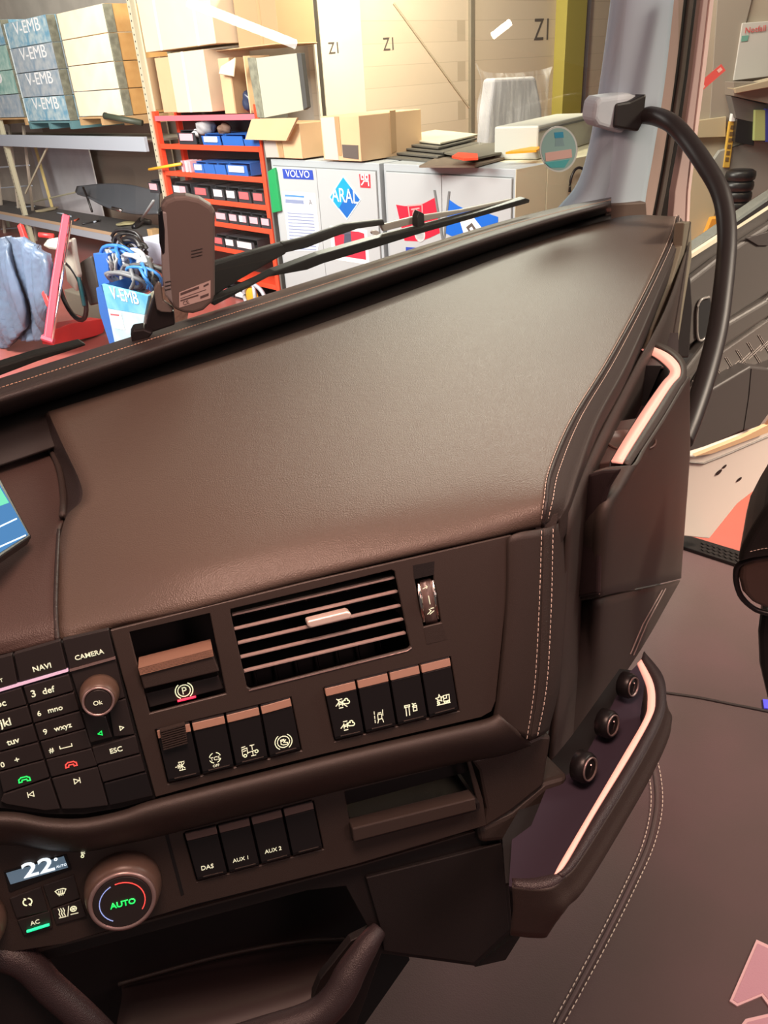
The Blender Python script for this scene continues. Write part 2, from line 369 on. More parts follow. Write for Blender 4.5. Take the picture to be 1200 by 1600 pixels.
# fascia plate with its openings
brk = [(202, 987.5), (328, 958), (353.4, 1084), (233.8, 1115)]
vent = [(360, 952), (612, 890.5), (617, 893), (641.5, 1010), (638, 1014), (392, 1077), (386, 1074), (360, 957)]
whl = [(648, 905), (677, 898), (690, 973), (662, 980)]
tA = [(242.3, 1140.5), (297.6, 1129), (351.4, 1116.4), (405.3, 1103), (454.9, 1089)]
bA = [(262.2, 1225.5), (316, 1213), (367.9, 1200), (420.9, 1187), (471.9, 1173)]
tB = [(505.3, 1075), (556, 1062.5), (606.7, 1050), (655.7, 1038), (704.2, 1026)]
bB = [(523, 1159), (571, 1148), (621, 1136), (670, 1124), (718, 1111)]
fo = [(172, 985), (480, 909), (800, 836), (790, 950), (775, 1095), (768, 1112), (752, 1121), (500, 1180), (330, 1222), (243, 1246)]
hA = tA[:1] + tA[-1:] + bA[-1:] + bA[:1]; hB = tB[:1] + tB[-1:] + bB[-1:] + bB[:1]
obj('fascia_panel', plate(F, fo, [brk, vent, whl, hA, hB], -.004, 0), M_fas, dash, bevel=.0008, seg=1)
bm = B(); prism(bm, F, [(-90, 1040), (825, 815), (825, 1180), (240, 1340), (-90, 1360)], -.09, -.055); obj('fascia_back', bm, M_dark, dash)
# thin lit line under the vent
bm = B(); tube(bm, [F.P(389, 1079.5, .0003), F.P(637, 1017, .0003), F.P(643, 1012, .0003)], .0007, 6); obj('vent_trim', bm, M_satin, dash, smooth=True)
# parking brake lever
pb = obj('parking_brake_switch', pris(F, [(226.8, 1084), (341.5, 1055.5), (350, 1076), (233.8, 1106)], -.03, -.006), M_key, dash, bevel=.001)
obj('lever', pris(F, [(219, 1055), (334, 1026), (343, 1049), (225.3, 1077)], -.03, .006), M_side, pb, bevel=.0012)
bm = B()
for k in range(6):
    a = k / 6; b = (k + .6) / 6
    prism(bm, F, [(216 + 3 * a, 1044 + 12 * a), (332 + 2 * a, 1014 + 12 * a), (332 + 2 * b, 1014 + 12 * b), (216 + 3 * b, 1044 + 12 * b)], -.02, .008)
obj('ribbed_grip', bm, M_lit, pb)
icon('parking_mark', F, (287.7, 1079), 10.5, [('c', 0, 0, .95, 0, 360), ('c', 0, 0, 1.32, 125, 235), ('c', 0, 0, 1.32, -55, 55), [(-.22, -.5), (-.22, .5), (.1, .5), (.3, .35), (.3, .1), (.1, -.02), (-.22, -.02)]], -.0058, M_glyph, pb, w=.075)
bm = B(); tube(bm, [F.P(277.5, 1095.5, -.003), F.P(306, 1088.5, -.003)], .0011, 8); obj('brake_light', bm, M_rd, pb)
# air vent
vt = empty('air_vent', F.P(500, 980, -.03), None, None); vt.parent = dash; vt.location = WLOC[vt.name] - WLOC[dash.name]
sl = [(362.8, 961.4), (366.2, 983.8), (371.8, 1006), (376, 1028), (381.2, 1049.9)]; sr = [(616.7, 903), (621.5, 924.5), (626.3, 946.7), (630.4, 967.9), (634.2, 989.4)]
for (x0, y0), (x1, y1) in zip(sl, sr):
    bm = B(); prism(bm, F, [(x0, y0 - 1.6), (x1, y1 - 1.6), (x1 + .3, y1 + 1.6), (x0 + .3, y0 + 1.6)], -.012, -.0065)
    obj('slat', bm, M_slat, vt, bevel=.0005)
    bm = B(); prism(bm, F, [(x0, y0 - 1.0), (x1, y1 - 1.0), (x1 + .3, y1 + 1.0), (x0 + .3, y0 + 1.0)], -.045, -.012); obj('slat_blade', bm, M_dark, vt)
bm = B()
for k in range(8):
    a = k / 7; xt, yt = 380 + 225 * a, 950 - 54 * a
    prism(bm, F, [(xt, yt), (xt + 1.5, yt - .4), (xt + 25, yt + 118), (xt + 23.5, yt + 118.4)], -.05, -.045)
obj('guide_vane', bm, M_blk, vt)
obj('vent_tab', pris(F, [(480, 971), (543, 955.5), (548, 957), (550, 963), (546, 967), (486, 982), (481, 979)], -.010, .004), mat('tab_satin', (.95, .80, .72), .28, metal=.35), vt, bevel=.002, seg=3)
# thumb wheel
tw = empty('thumb_wheel', F.P(668, 940, -.01), None, None); tw.parent = dash; tw.location = WLOC[tw.name] - WLOC[dash.name]
def strip_arc(bm, xl, yl, xr, yr, xl2, yl2, xr2, yr2, n=14, rad=.010):
    fr = []
    for i in range(n + 1):
        t = i / n; o = -.006 + rad * math.sin(math.pi * t)
        fr.append([bm.verts.new(F.P(xl + (xl2 - xl) * t, yl + (yl2 - yl) * t, o)), bm.verts.new(F.P(xr + (xr2 - xr) * t, yr + (yr2 - yr) * t, o))])
    for a, b in zip(fr, fr[1:]): bm.faces.new((a[0], a[1], b[1], b[0]))
bm = B(); strip_arc(bm, 655, 907, 674, 902.5, 665.5, 976.5, 684, 972); obj('wheel', bm, mat('wheel_face', (.16, .11, .10), .35), tw, smooth=True, solid=.004)
for a in ((651, 908, 655.5, 907, 661.5, 977.5, 666, 976.5), (674, 902.5, 677.5, 901.5, 684, 972, 688, 971)):
    bm = B(); strip_arc(bm, *a, rad=.0108); obj('wheel_rim', bm, M_chrome, tw, smooth=True, solid=.002)
icon('flow_mark', F, (672.5, 955), 6, [[(-.8, -.6), (.2, .1), (-.2, .5)], [(-.2, -.7), (.9, -.1)], [(.2, .7), (.9, .7)]], .0048, M_glyph, tw, w=.1)
icon('flow_mark', F, (665, 918), 5, [[(-.9, -.2), (.5, .2), (.2, .6)], [(.5, .2), (.3, -.3)]], .0038, M_glyph, tw, w=.1)
bm = B(); tube(bm, [F.P(669.5, 931, .0055), F.P(672, 944, .0055)], .0005, 6); obj('flow_mark', bm, M_glyph, tw)
obj('wheel_recess', pris(F, [(662, 981), (690, 974), (699, 999), (667, 1007)], 0, .0003), M_side, tw)
obj('wheel_recess', pris(F, [(645, 883.5), (679, 877), (678, 898), (647, 905)], 0, .0003), M_low, tw)
# rocker switches
TXT = 0
def switch(pl, t0, t1, b1, b0, off=0, ribbed=False, lipcol=None):
    l = lambda a, b, k: (a[0] + (b[0] - a[0]) * k, a[1] + (b[1] - a[1]) * k)
    i = lambda a, b: l(a, b, .035)
    a, b, c, d = i(t0, t1), i(t1, t0), i(b1, b0), i(b0, b1)
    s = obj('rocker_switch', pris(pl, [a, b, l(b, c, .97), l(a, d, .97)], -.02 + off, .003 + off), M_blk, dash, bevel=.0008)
    # upper slanted face, the light on it put into a paler colour
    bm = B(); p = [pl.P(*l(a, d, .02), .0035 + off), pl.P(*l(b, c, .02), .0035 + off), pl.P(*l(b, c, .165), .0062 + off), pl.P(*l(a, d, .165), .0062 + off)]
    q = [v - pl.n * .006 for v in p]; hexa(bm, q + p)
    obj('switch_edge', bm, M_lit if not lipcol else lipcol, s, bevel=.0006)
    obj('switch_face', pris(pl, [l(a, d, .17), l(b, c, .17), l(b, c, .93), l(a, d, .93)], 0 + off, .0046 + off), M_blk, s, bevel=.0008)
    u0, u1 = l(d, c, .2), l(d, c, .88)
    bm = B(); k = .055
    tube(bm, [pl.P(*l(u0, l(a, b, .2), k + .02), .0048 + off), pl.P(*l(u1, l(a, b, .88), k + .02), .0048 + off)], .0006, 6)
    obj('light_slot', bm, M_side, s)
    return s
swA = [switch(F, tA[i], tA[i + 1], bA[i + 1], bA[i]) for i in range(4)]
swB = [switch(F, tB[i], tB[i + 1], bB[i + 1], bB[i]) for i in range(4)]
bm = B()
for k in range(9):
    a = k / 9; b = (k + .55) / 9
    prism(bm, F, [(249.5 + 6.5 * a, 1143 + 31 * a), (289 + 4.5 * a, 1132 + 31 * a), (289 + 4.5 * b, 1132 + 31 * b), (249.5 + 6.5 * b, 1143 + 31 * b)], .003, .0095)
obj('ribbed_slider', bm, M_side, swA[0])
O = .0048
icon('switch_mark', F, (282.5, 1197), 9, [[(-.9, 0), (-.35, 0)], [(-.5, -.3), (-.1, 0), (-.5, .3)], [(-.3, .8), (.7, .8)], [(-.3, -.8), (.7, -.8)], [(.2, .8), (.2, -.8)], [(-.25, .5), (.65, -.5)], [(-.25, -.5), (.65, .5)]], O, M_glyph, swA[0], w=.065)
icon('switch_mark', F, (336, 1184), 9, [('c', 0, 0, 1, 20, 70), ('c', 0, 0, 1, 110, 160), ('c', 0, 0, 1, 200, 250), ('c', 0, 0, 1, 290, 340)], O, M_glyph, swA[1], w=.06)
text('switch_text', 'TCS', F, (329, 1189.5), (344, 1186), O, M_glyph, swA[1])
text('switch_text', 'OFF', F, (333, 1199), (343, 1196.6), O, M_glyph, swA[1])
icon('switch_mark', F, (390.5, 1173), 13.5, [[(-.9, -.45), (-.9, .35), (-.3, .45), (-.3, -.3)], [(-.75, .1), (-.45, .15)], ('c', -.62, -.5, .17, 0, 360), [(-.3, -.2), (.5, -.1)], ('c', .75, -.25, .18, 0, 360), [(-.9, .62), (-.5, .68)], [(.1, .65), (.55, .65)], [(.3, .1), (.3, .6)], [(.1, -.7), (.6, -.7)], [(.3, -.15), (.3, -.65)]], O, M_glyph, swA[2], w=.045)
icon('switch_mark', F, (443, 1159), 10.5, [('c', 0, 0, .92, 0, 360), ('c', 0, 0, 1.28, 125, 235), ('c', 0, 0, 1.28, -55, 55), [(-.4, -.3), (-.4, .35), (.1, .4), (.15, -.1), (.6, -.25), (.6, -.5), (-.1, -.5), (-.4, -.3)], [(-.35, .15), (.05, .2)], [(0, -.1), (.35, .25)]], O, M_glyph, swA[3], w=.06)
def filt(c, par, slash):
    s = [[(-.5, .6), (-.05, .6)], [(-.5, -.6), (-.05, -.6)], [(-.5, .3), (-.5, -.3)], [(-.05, .3), (-.05, -.3)], [(-.5, .1), (-.05, .1)], [(-.5, -.1), (-.05, -.1)], [(-.9, -.2), (-.5, .2)], ('c', .25, .1, .22, 60, 270), ('c', .5, .3, .22, -20, 170), ('c', .68, 0, .22, -120, 90), [(.2, -.15), (.6, -.22)]]
    if slash: s.append([(-.7, .7), (.5, -.6)])
    icon('switch_mark', F, c, 12, s, O, M_glyph, par, w=.06)
filt((535.4, 1098.5), swB[0], True); filt((543.3, 1133), swB[0], False)
icon('switch_mark', F, (592.4, 1120), 10, [[(-.7, 1), (-.7, .6)], [(-.7, .3), (-.7, -.1)], [(-.7, -.4), (-.7, -.8)], [(-.2, .4), (-.2, -.4), (.4, -.4), (.4, .4), (-.2, .4)], [(-.1, .65), (.35, .65)], [(.65, 1), (.6, .1)], [(.5, -.5), (.6, -1)], [(-.15, -.5), (-.3, -.95)]], O, M_glyph, swB[1], w=.06)
icon('switch_mark', F, (642.4, 1107), 11, [[(-.9, .6), (-.2, .6), (-.2, .35), (-.9, .35), (-.9, .6)], [(-.75, .35), (-.75, -.9)], [(-.3, .35), (-.3, -.9)], [(.3, .3), (.3, -.45), (.8, -.45), (.8, .3), (.3, .3)], [(.35, .05), (.75, .05)], ('c', .1, .45, .25, -60, 60), [(.4, .55), (.7, .6)]], O, M_glyph, swB[2], w=.065)
icon('switch_mark', F, (692, 1093), 12, [[(-.9, .35), (-.55, .4), (-.45, .75), (-.3, .4), (0, .4), (-.25, .15), (-.15, -.15), (-.45, .02), (-.75, -.12), (-.65, .15), (-.9, .35)], [(.1, -.3), (.1, .5), (.85, .5), (.85, -.3), (.1, -.3)], [(.1, .1), (.5, .1), (.5, .5)], ('c', .3, -.4, .13, 0, 360), ('c', .7, -.4, .13, 0, 360), [(-.8, -.6), (.9, -.6)], ('c', -.6, -.35, .13, 0, 360)], O, M_glyph, swB[3], w=.055)
obj('corner_filler', pris(F, [(836, 812), (872, 802), (866, 842), (838, 846)], -.03, -.006), M_lea, dash)
# leather frame round the fascia: corner column and lower bolster
column = [[F.P(790, 843, -.002), F.P(788, 950, -.002), F.P(776, 1080, -.002), F.P(770, 1120, -.002)],
          [F.P(797, 838, .006), F.P(795, 950, .006), F.P(784, 1080, .007), F.P(779, 1122, .006)],
          [F.P(815, 832, .009), F.P(813, 950, .009), F.P(804, 1080, .010), F.P(798, 1140, .008)],
          [F.P(840, 828, .008), F.P(838, 950, .008), F.P(832, 1070, .008), F.P(820, 1152, .006)],
          [F.P(849, 826, .005), F.P(846, 950, .005), F.P(840, 1070, .005), F.P(829, 1156, .003)]]
obj('corner_leather', loft(column, 30, 24), M_side, dash, smooth=True, solid=.003)
c2 = [[F.P(850, 826, .005), F.P(847, 950, .005), F.P(841, 1070, .005), F.P(829, 1157, .003)],
      [F.P(860, 824, .001), F.P(858, 950, .001), F.P(852, 1070, .001), F.P(838, 1152, .0)],
      [F.P(875, 815, -.02), F.P(872, 950, -.02), F.P(864, 1070, -.02), F.P(848, 1148, -.02)],
      [F.P(888, 790, -.06), F.P(884, 950, -.06), F.P(874, 1070, -.06), F.P(858, 1140, -.06)]]
obj('corner_side_leather', loft(c2, 30, 16), M_lea, dash, smooth=True, solid=.003)
stitches('stitching', curve([F.P(846, 829, .0068), F.P(842, 950, .0068), F.P(835, 1070, .0068), F.P(822, 1160, .0045)], 120), M_thread, dash, lift=F.n * .0004)
stitches('stitching', curve([F.P(863, 826, .0005), F.P(860, 950, .0005), F.P(853, 1070, .0005), F.P(838, 1153, .0005)], 120), M_thread, dash, lift=F.n * .0012)
bx = [(-60, 1268), (20, 1268), (75, 1277), (130, 1278), (190, 1266), (243, 1248), (400, 1208), (560, 1168), (700, 1136), (760, 1122), (776, 1112)]
kx = [(0, 0, -.004), (0, 6, .008), (2, 22, .014), (4, 40, .010), (5, 58, -.004), (5, 66, -.028)]
brows = []
for i, (dx, dy, o) in enumerate(kx):
    r = []
    for j, (x, y) in enumerate(bx):
        s = .80 if j < 5 else (.9 if j < 10 else .8)
        ex = dx + (dy * .75 if j == 10 else (dy * .25 if j == 9 else 0))
        r.append(F.P(x + ex, y + dy * s, o))
    brows.append(r)
obj('lower_bolster', loft(brows, 60, 20), M_side, dash, smooth=True, solid=.004)
# keypad
KP = F
kp = obj('keypad', pris(F, [(-70, 1050), (170, 985), (243, 1247), (190, 1262), (130, 1272), (75, 1272), (0, 1262), (-70, 1240)], -.012, -.004), M_dark, dash)
Z1 = lambda x, y: (x / 4.615, 960 + y / 4.615)
def key(pts, mt=M_key, o=0.0005):
    cxx = sum(p[0] for p in pts) / len(pts); cyy = sum(p[1] for p in pts) / len(pts)
    pp = [Z1(*p) for p in pts]; cc = Z1(cxx, cyy)
    pp = [(x + (cc[0] - x) * .8 / max(math.hypot(x - cc[0], y - cc[1]), 1), y + (cc[1] - y) * .8 / max(math.hypot(x - cc[0], y - cc[1]), 1)) for x, y in pp]
    return obj('key', pris(F, pp, -.006, o), mt, dash, bevel=.0009)
def kt(s, a, b, par, m=M_glyph, o=.0007): return text('key_text', s, F, Z1(*a), Z1(*b), o, m, par, bold=.012)
k = key([(-250, 375), (88, 285), (130, 500), (-210, 600)]); kt('T', (2, 490), (25, 483), k)
k = key([(95, 283), (436, 185), (486, 395), (140, 495)]); kt('NAVI', (243, 415), (372, 382), k)
k = key([(445, 182), (785, 105), (832, 305), (500, 398)]); kt('CAMERA', (545, 332), (752, 280), k)
obj('light_bar', pris(F, [Z1(-250, 612), Z1(488, 395), Z1(492, 412), Z1(-250, 632)], -.002, .0012), mat('lilac_bar', (.6, .4, .5), .4, emit=(.55, .36, .48), es=.85), kp)
obj('light_bar', pris(F, [Z1(500, 398), Z1(830, 306), Z1(834, 322), Z1(504, 414)], -.002, .0012), M_satin, kp)
k = key([(-170, 622), (155, 525), (195, 652), (-140, 745)]); kt('2 abc', (-110, 695), (48, 655), k)
k = key([(165, 522), (498, 430), (532, 552), (202, 650)]); kt('3', (232, 598), (262, 590), k); kt('def', (312, 578), (400, 555), k)
k = key([(-135, 752), (198, 657), (235, 782), (-100, 875)]); kt('jkl', (5, 815), (83, 795), k)
k = key([(207, 655), (536, 560), (575, 690), (240, 787)]); kt('6', (274, 735), (300, 728), k); kt('mno', (350, 712), (455, 685), k)
k = key([(-95, 885), (238, 792), (277, 915), (-60, 1005)]); kt('tuv', (55, 947), (145, 920), k)
k = key([(246, 792), (578, 697), (616, 822), (282, 915)]); kt('9', (318, 868), (346, 860), k); kt('wxyz', (395, 845), (520, 810), k)
k = key([(-60, 1012), (278, 922), (318, 1045), (-20, 1135)]); kt('0', (10, 1105), (38, 1097), k); kt('+', (112, 1072), (145, 1062), k)
k = key([(287, 920), (620, 827), (662, 960), (327, 1047)]); kt('#', (358, 1000), (392, 990), k)
icon('key_mark', F, Z1(476, 955), 9.5, [[(-1, .35), (-1, -.1), (1, -.1), (1, .35)]], .0007, M_glyph, k, w=.07)
phone = [[(-1, -.5), (-.95, .1), (-.5, .45), (.5, .45), (.95, .1), (1, -.5), (.5, -.45), (.4, -.1), (-.4, -.1), (-.5, -.45), (-1, -.5)]]
k = key([(-15, 1142), (320, 1050), (360, 1175), (20, 1290)]); icon('key_mark', F, Z1(175, 1188), 9, phone, .0007, M_gr, k, w=.10)
k = key([(328, 1050), (662, 965), (705, 1090), (367, 1177)]); icon('key_mark', F, Z1(512, 1080), 9, phone, .0007, M_rd2, k, w=.10)
k = key([(20, 1297), (362, 1185), (436, 1405), (330, 1418), (200, 1400), (40, 1370), (0, 1350)]); icon('key_mark', F, Z1(222, 1298), 5, [[(-.9, .9), (-.9, -.9)], [(.9, .9), (-.6, 0), (.9, -.9), (.9, .9)]], .0007, M_glyph, k, w=.13)
k = key([(370, 1183), (706, 1098), (783, 1380), (600, 1405), (444, 1408)]); icon('key_mark', F, Z1(556, 1200), 5, [[(.9, .9), (.9, -.9)], [(-.9, .9), (.6, 0), (-.9, -.9), (-.9, .9)]], .0007, M_glyph, k, w=.13)
key([(505, 412), (838, 322), (905, 600), (780, 640), (765, 735), (590, 690)], o=-.001)
k = key([(588, 705), (765, 735), (812, 888), (648, 932)], o=-.0005); icon('key_mark', F, Z1(722, 858), 4, [[(.7, .9), (-.8, 0), (.7, -.9), (.7, .9)]], .0, M_gr, k, w=.16)
k = key([(778, 640), (908, 605), (973, 868), (820, 888)], o=-.0005); icon('key_mark', F, Z1(878, 818), 4, [[(-.7, .9), (.8, 0), (-.7, -.9), (-.7, .9)]], .0, M_glyph, k, w=.16)
k = key([(660, 962), (980, 872), (1012, 1000), (692, 1085)]); kt('ESC', (797, 1005), (885, 982), k)
key([(700, 1092), (1018, 1008), (1050, 1130), (740, 1215)]); key([(745, 1222), (1058, 1138), (1108, 1310), (945, 1350), (787, 1382)], mt=M_blk)
kn = empty('selector_knob', F.P(157, 1085, 0), None, None); kn.parent = dash; kn.location = WLOC[kn.name] - WLOC[dash.name]
def px_len(pl, c, n=1.0, off=0): return (pl.P(c[0] + n, c[1] - .235 * n, off) - pl.P(c[0], c[1], off)).length / math.hypot(n, .235 * n)
s_ = px_len(F, (157, 1085))
bm = B(); turned(bm, F.P(156, 1082, 0), F.n, [(32 * s_, -.002), (31.5 * s_, .004), (29 * s_, .012), (25 * s_, .0195)]); obj('knob_body', bm, mat('knob_bronze', (.12, .075, .055), .4), kn, smooth=True)
kc = F.P(156, 1082, 0)
bm = B(); turned(bm, kc, F.n, [(25.5 * s_, .018), (25 * s_, .0215), (22.5 * s_, .0215), (21 * s_, .0195), (21 * s_, .018)]); obj('knob_ring', bm, M_satin, kn, smooth=True)
bm = B(); turned(bm, kc, F.n, [(20.5 * s_, .016), (20.5 * s_, .0205), (19.5 * s_, .021)]); obj('knob_button', bm, M_key, kn)
def onp(pl, w):                                   # pixel of a world point (to centre a marking on a raised face)
    d = w - CAM; return (600 + FPX * d.dot(cx_) / d.dot(cz_), 800 + FPX * d.dot(cy_) / d.dot(cz_))
cp = onp(F, kc + F.n * .0212)
text('knob_text', 'Ok', F, (cp[0] - 7, cp[1] + 6), (cp[0] + 7, cp[1] + 3), .0212, M_glyph, kn)
# ---- lower panel: climate controls, aux switches, pull-out tray
lp_out = [(-60, 1318), (120, 1322), (262, 1290), (500, 1235), (735, 1186), (755, 1250), (760, 1290), (560, 1350), (300, 1415), (100, 1475), (-60, 1500)]
tC = [(286.7, 1302.3), (338.9, 1289.7), (390.3, 1277), (440.7, 1264), (489.7, 1251)]; bC = [(307.7, 1378.3), (357.5, 1366.5), (408, 1353.5), (457, 1340), (506, 1327)]
hC = tC[:1] + tC[-1:] + bC[-1:] + bC[:1]
tray = [(538, 1237), (730, 1190), (745, 1250), (552, 1314)]
obj('lower_panel', plate(LW, lp_out, [hC, tray], -.004, 0), M_side, dash, bevel=.0008, seg=1)
obj('panel_backing', pris(LW, [(-90, 1300), (262, 1280), (520, 1220), (520, 1345), (300, 1425), (-90, 1510)], -.06, -.05), M_dark, dash)
obj('lower_panel_gap', pris(LW, [(257, 1302), (262, 1300), (288, 1398), (283, 1400)], 0, .0004), M_dark, dash)
M_edge2 = mat('aux_edge', (.13, .085, .075), .42)  # light on the aux switches' upper edges, painted in weaker
swC = [switch(LW, tC[i], tC[i + 1], bC[i + 1], bC[i], lipcol=M_edge2) for i in range(4)]
text('switch_text', 'DAS', LW, (315, 1360), (334, 1355.5), O, M_glyph, swC[0]); text('switch_text', 'AUX 1', LW, (364, 1348), (388, 1342), O, M_glyph, swC[1]); text('switch_text', 'AUX 2', LW, (414, 1334), (440, 1327.5), O, M_glyph, swC[2])
tr = empty('pull_out_tray', LW.P(645, 1260, -.04), None, None); tr.parent = dash; tr.location = WLOC[tr.name] - WLOC[dash.name]
obj('tray_lip', pris(LW, [(550, 1295), (743, 1247), (745, 1266), (553, 1316)], -.006, .014), M_fas, tr, bevel=.0015)
a0, b0 = LW.L(552, 1300); a1, b1 = LW.L(742, 1252)
bm = B(); hexa(bm, [LW.G(a0, b0 - .006, -.09), LW.G(a1, b1 - .006, -.09), LW.G(a1, b1 - .003, -.09), LW.G(a0, b0 - .003, -.09), LW.G(a0, b0 - .006, .01), LW.G(a1, b1 - .006, .01), LW.G(a1, b1 - .003, .01), LW.G(a0, b0 - .003, .01)]); obj('tray_floor', bm, M_low, tr)
for (a, b) in ((a0, b0), (a1, b1)):
    bm = B(); hexa(bm, [LW.G(a - .002, b - .004, -.09), LW.G(a + .002, b - .004, -.09), LW.G(a + .002, b + .012, -.09), LW.G(a - .002, b + .012, -.09), LW.G(a - .002, b - .004, .010), LW.G(a + .002, b - .004, .010), LW.G(a + .002, b + .004, .010), LW.G(a - .002, b + .004, .010)]); obj('tray_side', bm, M_low, tr)
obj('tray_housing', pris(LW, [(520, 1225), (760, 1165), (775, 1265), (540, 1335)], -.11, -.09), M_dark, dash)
Z4 = lambda x, y: (x / 4, 1260 + y / 4)
dsp = obj('climate_display', pris(LW, [Z4(22, 408), Z4(415, 300), Z4(450, 395), Z4(58, 540)], -.004, .001), M_dark, dash, bevel=.0006)
obj('display_window', pris(LW, [Z4(38, 418), Z4(398, 312), Z4(425, 382), Z4(66, 488)], .001, .0014), M_lcd, dsp)
text('display_text', '22', LW, Z4(150, 448), Z4(345, 394), .0016, M_wh, dsp, bold=.02, squash=.74)
text('display_text', 'AUTO', LW, Z4(352, 385), Z4(418, 368), .0016, M_wh, dsp)
icon('display_mark', LW, Z4(348, 330), 2.6, [('c', 0, 0, .8, 0, 360)], .0016, M_wh, dsp, w=.25, slope=-.28)
def ckey(pts): return obj('climate_button', pris(LW, [Z4(*p) for p in pts], -.004, .0022), M_key, dash, bevel=.0007)
c1 = ckey([(60, 578), (255, 505), (300, 655), (102, 700)]); icon('button_mark', LW, Z4(172, 597), 8, [('c', 0, 0, .85, 110, 250), ('c', 0, 0, .85, -70, 70), [(-.3, .6), (-.5, .95)], [(.3, -.6), (.55, -.95)]], .0024, M_glyph, c1, w=.12)
c2_ = ckey([(270, 497), (460, 432), (500, 572), (318, 638)]); icon('button_mark', LW, Z4(380, 533), 8.5, [[(-1, .35), (-.5, .6), (.5, .6), (1, .35), (.55, -.5), (-.55, -.5), (-1, .35)], [(-.35, .2), (-.4, -.8)], [(0, .2), (-.05, -.8)], [(.35, .2), (.3, -.8)]], .0024, M_glyph, c2_, w=.09)
c3 = ckey([(108, 715), (310, 655), (330, 760), (150, 810)]); text('button_text', 'AC', LW, Z4(192, 745), Z4(250, 728), .0024, M_glyph, c3)
bm = B(); tube(bm, [LW.P(*Z4(168, 782), .004), LW.P(*Z4(308, 738), .004)], .0014, 8); obj('button_light', bm, M_gr2, c3)
c4 = ckey([(325, 645), (505, 583), (540, 690), (352, 740)])
icon('button_mark', LW, Z4(425, 655), 15, [[(-.95, .55), (-.85, .2), (-.95, -.1), (-.85, -.45)], [(-.7, .55), (-.6, .2), (-.7, -.1), (-.6, -.45)], [(-.45, .55), (-.35, .2), (-.45, -.1), (-.35, -.45)], [(-1, -.6), (-.3, -.6)], [(-.1, -.6), (.15, .6)], ('c', .6, .15, .32, 0, 360), [(.28, .15), (.92, .15)], [(.45, -.1), (.75, .42)], [(.75, -.1), (.45, .42)], [(.25, -.5), (1, -.5)]], .0024, M_glyph, c4, w=.045)
icon('thermometer_mark', LW, Z4(513, 298), 7, [[(-.1, .8), (-.1, -.3)], ('c', 0, -.6, .3, 0, 360), [(.1, .8), (.1, -.3)], [(.2, .7), (.6, .8)], [(.2, .3), (.6, .4)], [(.2, -.1), (.6, 0)]], .0003, M_glyph, dash, w=.1)
def big_knob(c, name, marks=True):
    k = empty(name, LW.P(*c, 0), None, None); k.parent = dash; k.location = WLOC[k.name] - WLOC[dash.name]
    s = px_len(LW, c); b = LW.P(*c, 0)
    bm = B(); turned(bm, b, LW.n, [(62 * s, -.002), (61.5 * s, .008), (58 * s, .018), (53 * s, .024)], 64); obj('knob_body', bm, mat('knob_bronze_wide', (.11, .07, .055), .38), k, smooth=True)
    bm = B(); turned(bm, b, LW.n, [(53 * s, .023), (52 * s, .0275), (47 * s, .0275), (45 * s, .025)], 64); obj('knob_ring', bm, M_satin, k, smooth=True)
    bm = B(); turned(bm, b, LW.n, [(46 * s, .02), (46 * s, .0265), (44 * s, .0272)], 64); obj('knob_face', bm, M_key, k)
    if marks:
        p = onp(LW, b + LW.n * .0274)
        icon('warm_arc', LW, p, 38, [('c', 0, 0, .96, -38, 98)], .0276, M_rd2, k, w=.02, slope=-.28)
        icon('cool_arc', LW, p, 38, [('c', 0, 0, .96, 112, 235)], .0276, M_bl, k, w=.017, slope=-.28)
        text('knob_text', 'AUTO', LW, (p[0] - 19, p[1] + 11), (p[0] + 21, p[1] + 1), .0276, M_gr, k, bold=.025)
    return k
big_knob((193, 1382), 'temperature_knob'); big_knob((-48, 1440), 'fan_knob', False)
# ---- storage compartment below
body = [(-80, 1480), (100, 1470), (300, 1412), (560, 1347), (748, 1296), (790, 1316), (801, 1455), (742, 1510), (596, 1490), (572, 1560), (520, 1700), (-80, 1800)]
comp = [(70, 1502), (300, 1440), (480, 1392), (540, 1385), (578, 1455), (548, 1470), (500, 1530), (480, 1580), (300, 1650), (140, 1620), (110, 1560)]
LB = Pl(F.G(0, 0, -.045), F.u, F.v)
obj('lower_console', plate(LB, body, [comp], -.012, 0), M_low, dash, bevel=.001, seg=1)
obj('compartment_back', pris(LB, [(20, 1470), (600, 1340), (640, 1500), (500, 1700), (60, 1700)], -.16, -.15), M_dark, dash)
sh = [[LB.P(190, 1540, -.14), LB.P(340, 1500, -.14), LB.P(480, 1475, -.14), LB.P(560, 1470, -.12)],
      [LB.P(190, 1560, -.10), LB.P(350, 1530, -.10), LB.P(470, 1505, -.10), LB.P(545, 1490, -.09)],
      [LB.P(180, 1620, -.01), LB.P(330, 1590, -.01), LB.P(450, 1560, -.01), LB.P(500, 1540, -.01)],
      [LB.P(180, 1700, .03), LB.P(340, 1700, .03), LB.P(480, 1690, .03), LB.P(520, 1650, .02)]]
obj('compartment_floor', loft(sh, 24, 16), mat('tray_rubber', (.030, .018, .018), .55), dash, smooth=True, solid=.003)
bm = B(); tube(bm, curve([LB.P(185, 1538, -.13), LB.P(340, 1495, -.12), LB.P(460, 1472, -.11), LB.P(545, 1466, -.09)], 30), .0025, 8); obj('compartment_rib', bm, M_side, dash, smooth=True)
grip = curve([LB.P(592, 1452, .005), LB.P(575, 1475, .014), LB.P(550, 1515, .022), LB.P(525, 1560, .03), LB.P(485, 1592, .032), LB.P(400, 1620, .03), LB.P(280, 1660, .03)], 40)
bm = B(); tube(bm, grip, [.010 + .008 * min(1, i / 15) for i in range(40)], 16); obj('grip_rim', bm, M_grain, dash, smooth=True)
